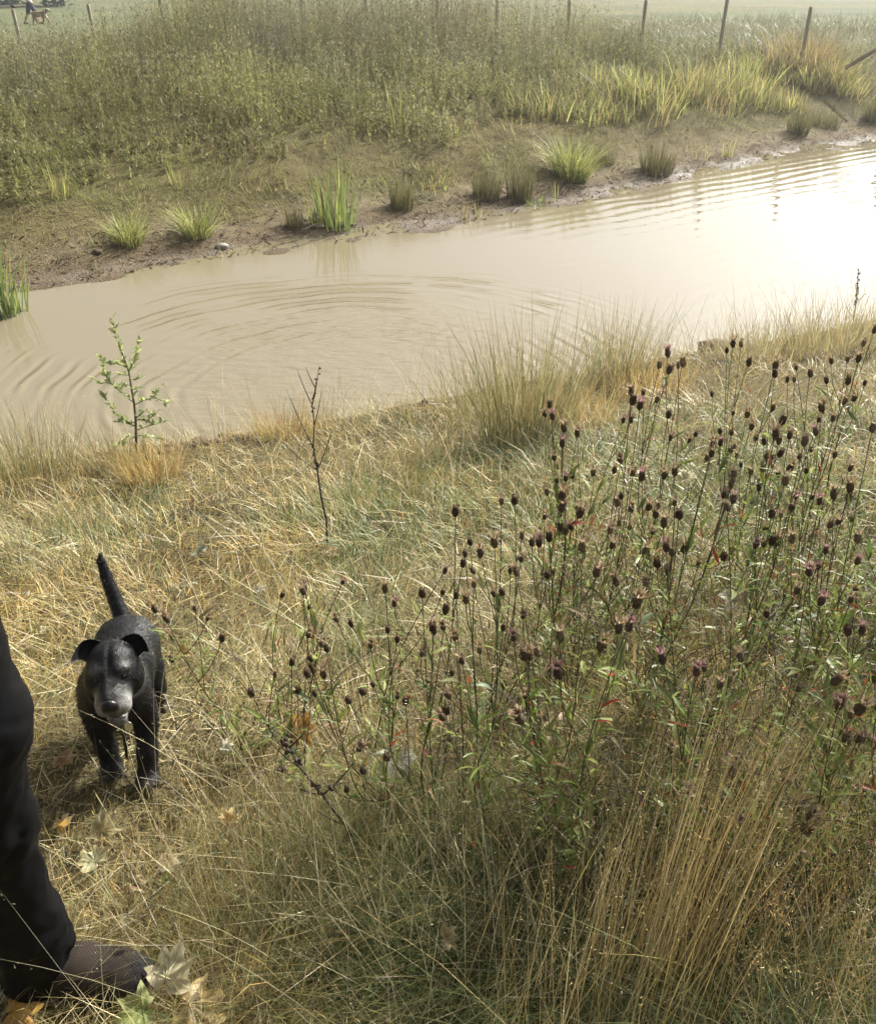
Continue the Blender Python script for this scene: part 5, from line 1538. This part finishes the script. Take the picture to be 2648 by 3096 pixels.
CREAM, OCHRE, TAN, BRN, GRN, PALE = (.62, .56, .36), (.52, .31, .06), (.46, .34, .17), (.26, .15, .06), (.27, .32, .10), (.56, .55, .45)
def maples():
    rg = random.Random(9)
    L = [  # px, py, size, lift, tilt towards camera, turn, colours, label, curl
        (168, 978, .062, .07, .9, 70, CREAM, (.55, .50, .34), 'big curled cream maple leaf propped against the toe of the shoe', .5),
        (190, 1006, .070, .04, .3, -20, (.46, .38, .20), OCHRE, 'ochre edged maple leaf lying under the cream one by the shoe', .5),
        (143, 1010, .052, .05, .5, 200, GRN, (.40, .40, .17), 'yellow green maple leaf resting on the shoe toe', .5),
        (102, 832, .046, .04, .7, 100, (.30, .24, .10), CREAM, 'crumpled olive and cream maple leaf beside the trouser leg', .7),
        (95, 861, .044, .03, .3, 150, (.30, .31, .17), TAN, 'grey green maple leaf lying below the crumpled one', .5),
        (60, 826, .034, .03, .4, 40, OCHRE, CREAM, 'small orange maple leaf half hidden by the black trousers', .5),
        (132, 885, .028, .03, .6, 20, BRN, CREAM, 'small brown cupped leaf on pale straw above the shoe', .9),
        (168, 859, .034, .03, .3, -60, TAN, CREAM, 'tan maple leaf flat on the straw right of the crumpled one', .5),
        (228, 822, .036, .05, 1.0, 80, OCHRE, CREAM, 'yellow maple leaf standing on edge in the turf', .8),
        (296, 735, .060, .16, 1.0, 60, (.34, .19, .035), (.36, .17, .03), 'orange brown maple leaf caught on the dead stem', .5),
        (397, 757, .062, .12, .9, -100, PALE, (.42, .42, .34), 'silvery maple leaf showing its underside in the knapweed', .35),
        (445, 938, .030, .05, .5, 10, TAN, CREAM, 'little tan curled leaf in the dark grass at bottom middle', .8),
        (182, 652, .036, .05, .9, 30, (.38, .28, .09), TAN, 'folded tan maple leaf just right of the black dog', .9),
        (42, 631, .030, .03, .5, 60, CREAM, BRN, 'cream and brown leaf on the straw left of the dog', .8),
        (27, 594, .026, .03, .4, 120, PALE, CREAM, 'pale scrap of leaf on the straw above the dog on the left', .6),
        (330, 549, .050, .04, .5, -90, (.30, .20, .09), TAN, 'brown maple leaf at the foot of the black dock stalk', .5),
        (200, 551, .050, .03, .5, 130, (.12, .14, .07), PALE, 'dark green leaf with a pale edge behind the dog', .6),
        (258, 590, .030, .04, .5, 45, PALE, TAN, 'small pale leaf behind the knapweed buds left of centre', .7),
        (433, 516, .042, .04, .4, 70, (.13, .12, .07), TAN, 'dull dark leaf lying in the turf at picture centre', .5),
        (400, 515, .030, .04, .5, 0, OCHRE, TAN, 'small ochre leaf beside the dull dark one', .7),
        (685, 478, .058, .10, .9, 80, (.42, .38, .24), CREAM, 'folded cream maple leaf hanging high in the knapweed', .9),
        (733, 595, .060, .14, .9, -80, (.34, .31, .20), (.42, .39, .28), 'dull cream maple leaf caught among green knapweed leaves', .6),
        (560, 735, .072, .05, .8, 120, (.26, .17, .06), (.20, .13, .05), 'large brown maple leaf standing behind the straw stalks', .5),
        (690, 858, .060, .05, .6, 60, (.36, .22, .05), OCHRE, 'ochre maple leaf deep among the golden stalks', .6),
        (222, 748, .026, .04, .5, 30, PALE, CREAM, 'torn pale leaf scrap right of the dog', .8),
        (18, 705, .040, .04, .9, 90, CREAM, PALE, 'white curled leaf sticking out behind the trouser leg', .9),
        (62, 757, .038, .03, .5, -30, BRN, TAN, 'brown leaf in the shade left of the dog', .6),
        (14, 1012, .044, .03, .4, 15, OCHRE, BRN, 'orange leaf behind the heel at the bottom left corner', .6),
        (210, 645, .022, .04, .5, 15, CREAM, PALE, 'tiny cream leaf between the dog and the knapweed', .8),
        (165, 880, .020, .03, .6, 75, GRN, OCHRE, 'tiny yellow leaf on the straw above the shoe', .8),
        (510, 452, .034, .05, .5, 70, TAN, BRN, 'tan leaf at the foot of the biggest rush clump', .6),
        (862, 300, .030, .10, .8, 70, PALE, CREAM, 'pale leaf caught in the grass at the right water edge', .6),
    ]
    for i, (px, py, s, lift, tilt, turn, c1, c2, lab, curl) in enumerate(L):
        p = hit(px, py); g = gz(p.x, p.y)
        # keep it on the sight line while lifting it onto the grass
        d = ray(px, py); t = (g + lift + .025 - EYE.z) / d.z; q = EYE + d * t
        o = bpy.data.objects.new('maple_leaf', maple_mesh(300 + i, c1, c2, curl)); COL.objects.link(o)
        o.location = q; o.scale = (s, s, s)
        o.rotation_euler = (tilt, rg.uniform(-.3, .3), math.radians(turn) * .35 + rg.uniform(-.3, .3))
        o.rotation_mode = 'QUATERNION'
        o.rotation_quaternion = Quaternion((1, 0, 0), tilt * .45) @ Quaternion((0, 1, 0), rg.uniform(-.3, .3)) @ Quaternion((0, 0, 1), math.radians(turn))
        tag(o, lab, 'leaf', group='fallen maple leaves')
maples()

# ---------------------------------------------------------------- stones and clods on the shores
def shore_bits():
    rg = random.Random(21)
    def rock(px, py, s, c, lab, flat=.6):
        p = hit(px, py); mb = MB(); n, k = 9, 6
        vs = []
        for i in range(k + 1):
            for j in range(n):
                th, ph = math.pi * i / k, 2 * math.pi * j / n
                r = s * (1 + rg.uniform(-.18, .18) * (0 < i < k))
                vs.append((r * 1.3 * math.sin(th) * math.cos(ph), r * math.sin(th) * math.sin(ph), r * flat * math.cos(th)))
        fs = [(i * n + j, (i + 1) * n + j, (i + 1) * n + (j + 1) % n, i * n + (j + 1) % n) for i in range(k) for j in range(n)]
        mb.add(vs, fs, c); o = mb.build('stone', M_WOOD); o.location = (p.x, p.y, gz(p.x, p.y) + s * flat * .3); o.rotation_euler = (0, 0, rg.uniform(0, 6))
        tag(o, lab, 'stone', group='stones and clods along the shores')
    W_ = (.26, .24, .20); D_ = (.10, .075, .05)
    rock(222, 248, .075, W_, 'grey stone at the water edge below the rounded sedge')
    rock(98, 253, .06, D_, 'dark clod on the mud below the left sedge clump')
    rock(318, 228, .06, W_, 'grey stone under the tall green iris')
    rock(717, 350, .14, D_, 'dark clod of bank at the right near shore', .5)
    rock(392, 372, .05, W_, 'pale stone at the near water edge above the turf')
    rock(430, 405, .07, D_, 'dark clod on the near shore left of the rushes')
    for i in range(9):
        rock(165 + i * 8.5, 451 - i * 1.6 + rg.uniform(-2, 2), rg.uniform(.035, .075), (.12, .085, .055), ['first', 'second', 'third', 'fourth', 'fifth', 'sixth', 'seventh', 'eighth', 'last'][i] + ' brown clod from the willow along the broken mud edge')
shore_bits()

# white flower heads scattered through the far weeds
def white_flowers():
    mb = MB(); rg = random.Random(4)
    d = 2.025 / 1.0
    spots = [(1058/3.0263, 128/3.02), (1127, 150), (1220, 180), (1232, 183), (1252, 172), (1268, 162), (1286, 186), (1366, 152), (1450, 200), (1300, 243), (1383, 290), (1345, 300), (1150, 260), (685, 353), (614, 355), (500, 113), (915, 130), (920, 330), (780, 260), (1168, 322), (1270, 310), (1845, 40), (2235, 130), (2105, 143), (2130, 150), (2300, 160), (1660, 40), (845, 262), (815, 262)]
    for k, (x, y) in enumerate(spots):
        px, py = (x, y) if k == 0 else (x / 3.0263, y / 3.0234)
        p = hit(px, py + 10)
        for _ in range(5):
            c = p + Vector((rg.gauss(0, .07), rg.gauss(0, .08), rg.uniform(.30, .5)))
            for _ in range(7):
                a = rg.uniform(0, 6.28); t = Vector((math.cos(a), math.sin(a), rg.uniform(-.2, .6))) * .017
                sd = Vector((-math.sin(a), math.cos(a), 0)) * .007
                mb.add([c, c + t * .6 + sd, c + t, c + t * .6 - sd], [(0, 1, 2, 3)], (.7, .68, .62))
    tag(mb.build('white_flowers', M_WEED), 'small white flower heads dotted through the far weeds', 'flowers', 'stuff')
white_flowers()

# ---------------------------------------------------------------- dark trees beyond the field and an unseen maple added for its shade
def leaf_cloud(center, radii, n, size, pal, seed, clumps=26, fill=.55):
    rg = np.random.default_rng(seed)
    c = rg.normal(0, 1, (clumps, 3)); c /= np.linalg.norm(c, axis=1)[:, None]
    c *= (rg.random(clumps) ** .4)[:, None] * .78
    k = rg.integers(0, clumps, n)
    p = c[k] + rg.normal(0, 1, (n, 3)) * rg.uniform(.10, .22, clumps)[k][:, None]
    P = np.array(center) + p * np.array(radii)
    return blades(P, rg.uniform(0, 6.28, n), rg.uniform(.6, 1.2, n) * size, rg.uniform(.5, .9, n) * size, rg.uniform(.3, .98, n), rg.uniform(0, .3, n), mixc(pal, n, rg), 1, rg)

def far_trees():
    pal = [(4, (.045, .07, .03)), (3, (.06, .09, .035)), (2, (.035, .05, .028))]
    V, F, C = leaf_cloud((0, 0, 4.2), (3.2, 3.0, 4.4), 5200, .55, pal, 801)
    src = None
    for i, (x, y, sc, lab) in enumerate([(-31.4, 84.7, .8, 'dark bushy tree at the right end of the row beyond the field'), (-36.3, 86.9, 1.0, 'dark bushy tree second from the right beyond the field'),
                                         (-41.8, 85.8, .95, 'dark bushy tree third from the right beyond the field'), (-47.9, 88.0, 1.1, 'dark bushy tree fourth from the right beyond the field'), (-53.9, 86.9, 1.0, 'dark bushy tree at the left end of the row beyond the field')]):
        r = empty('tree', (x, y, gz(x, y) - .1), i * 1.3); r.scale = (sc, sc, sc)
        tag(r, lab, 'tree', group='dark trees beyond the field')
        if src is None:
            crown = np_mesh('crown', V, F, C, M_WEED, r)
            mb = MB(); mb.tube([(0, 0, -.2), (.1, 0, 2), (0, .1, 5)], [.28, .22, .10], (.06, .05, .035), 8)
            trunk = mb.build('trunk', M_WOOD, r); src = (crown, trunk)
        else:
            for q in src:
                c = q.copy(); COL.objects.link(c); c.parent = r
far_trees()

def shade_maple():  # out of view; put in so its leaves dapple the lower foreground with shade
    x, y = 4.6, 2.2
    r = empty('unseen_shade_maple', (x, y, gz(x, y) - .05))
    tag(r, 'unseen maple tree added beside the near bank so its branch shades the foreground', 'tree')
    L = MB()
    tips = [(-1.70, 1.55, 3.0), (-1.15, 1.60, 3.05), (-1.35, 1.85, 3.0), (.6, 1.2, 4.2), (1.2, -.8, 4.0), (-.3, -1.3, 4.4), (.1, .2, 5.2)]
    L.tube([(0, 0, -.1), (.02, .03, 1.2), (-.05, .05, 2.2), (0, .1, 3.4), (.1, .2, 4.9)], [.13, .11, .10, .07, .02], (.14, .12, .10), 9)
    r_ = L.build('trunk', M_WOOD, r)
    B = MB()
    for t in tips: B.tube(bez(Vector((-.03, .05, 2.1)), Vector((t[0] * .4, t[1] * .4, 2.9)), Vector(t), 8), [.05, .045, .04, .034, .027, .02, .014, .006], (.14, .12, .10), 6)
    b = B.build('branches', M_WOOD, r); b['kind'] = 'stuff'
    pal = [(4, (.10, .16, .04)), (2, (.18, .20, .05)), (1, (.35, .25, .06))]
    parts = []
    for i, t in enumerate(tips):
        parts.append(leaf_cloud(t, (.85, .62, .40) if i < 3 else (1.0, 1.0, .7), 150 if i < 3 else 600, .085 if i < 3 else .11, pal, 820 + i, 14))
    V, F, C = join(parts)
    c = np_mesh('crown', V, F, C, M_WEED, r)
shade_maple()

# ---------------------------------------------------------------- thin haze volume added to give the veiling glare of the lens
def haze():
    mb = MB()
    x0, x1, y0, y1, z0, z1 = -215, 215, -110, 255, -5.0, 11.0
    vs = [(x, y, z) for z in (z0, z1) for x, y in ((x0, y0), (x1, y0), (x1, y1), (x0, y1))]
    mb.add(vs, [(3, 2, 1, 0), (4, 5, 6, 7), (0, 1, 5, 4), (1, 2, 6, 5), (2, 3, 7, 6), (3, 0, 4, 7)], (1, 1, 1))
    m = bpy.data.materials.new('haze'); m.use_nodes = True
    nt = m.node_tree; nt.nodes.clear()
    out = nt.nodes.new('ShaderNodeOutputMaterial'); v = nt.nodes.new('ShaderNodeVolumePrincipled')
    v.inputs['Color'].default_value = (.95, .96, 1, 1); v.inputs['Density'].default_value = .0011; v.inputs['Anisotropy'].default_value = .55
    nt.links.new(v.outputs[0], out.inputs['Volume'])
    o = mb.build('haze', m, None, False)
    tag(o, 'thin pale haze added over pond and field in place of lens glare', 'haze', 'stuff')
haze()
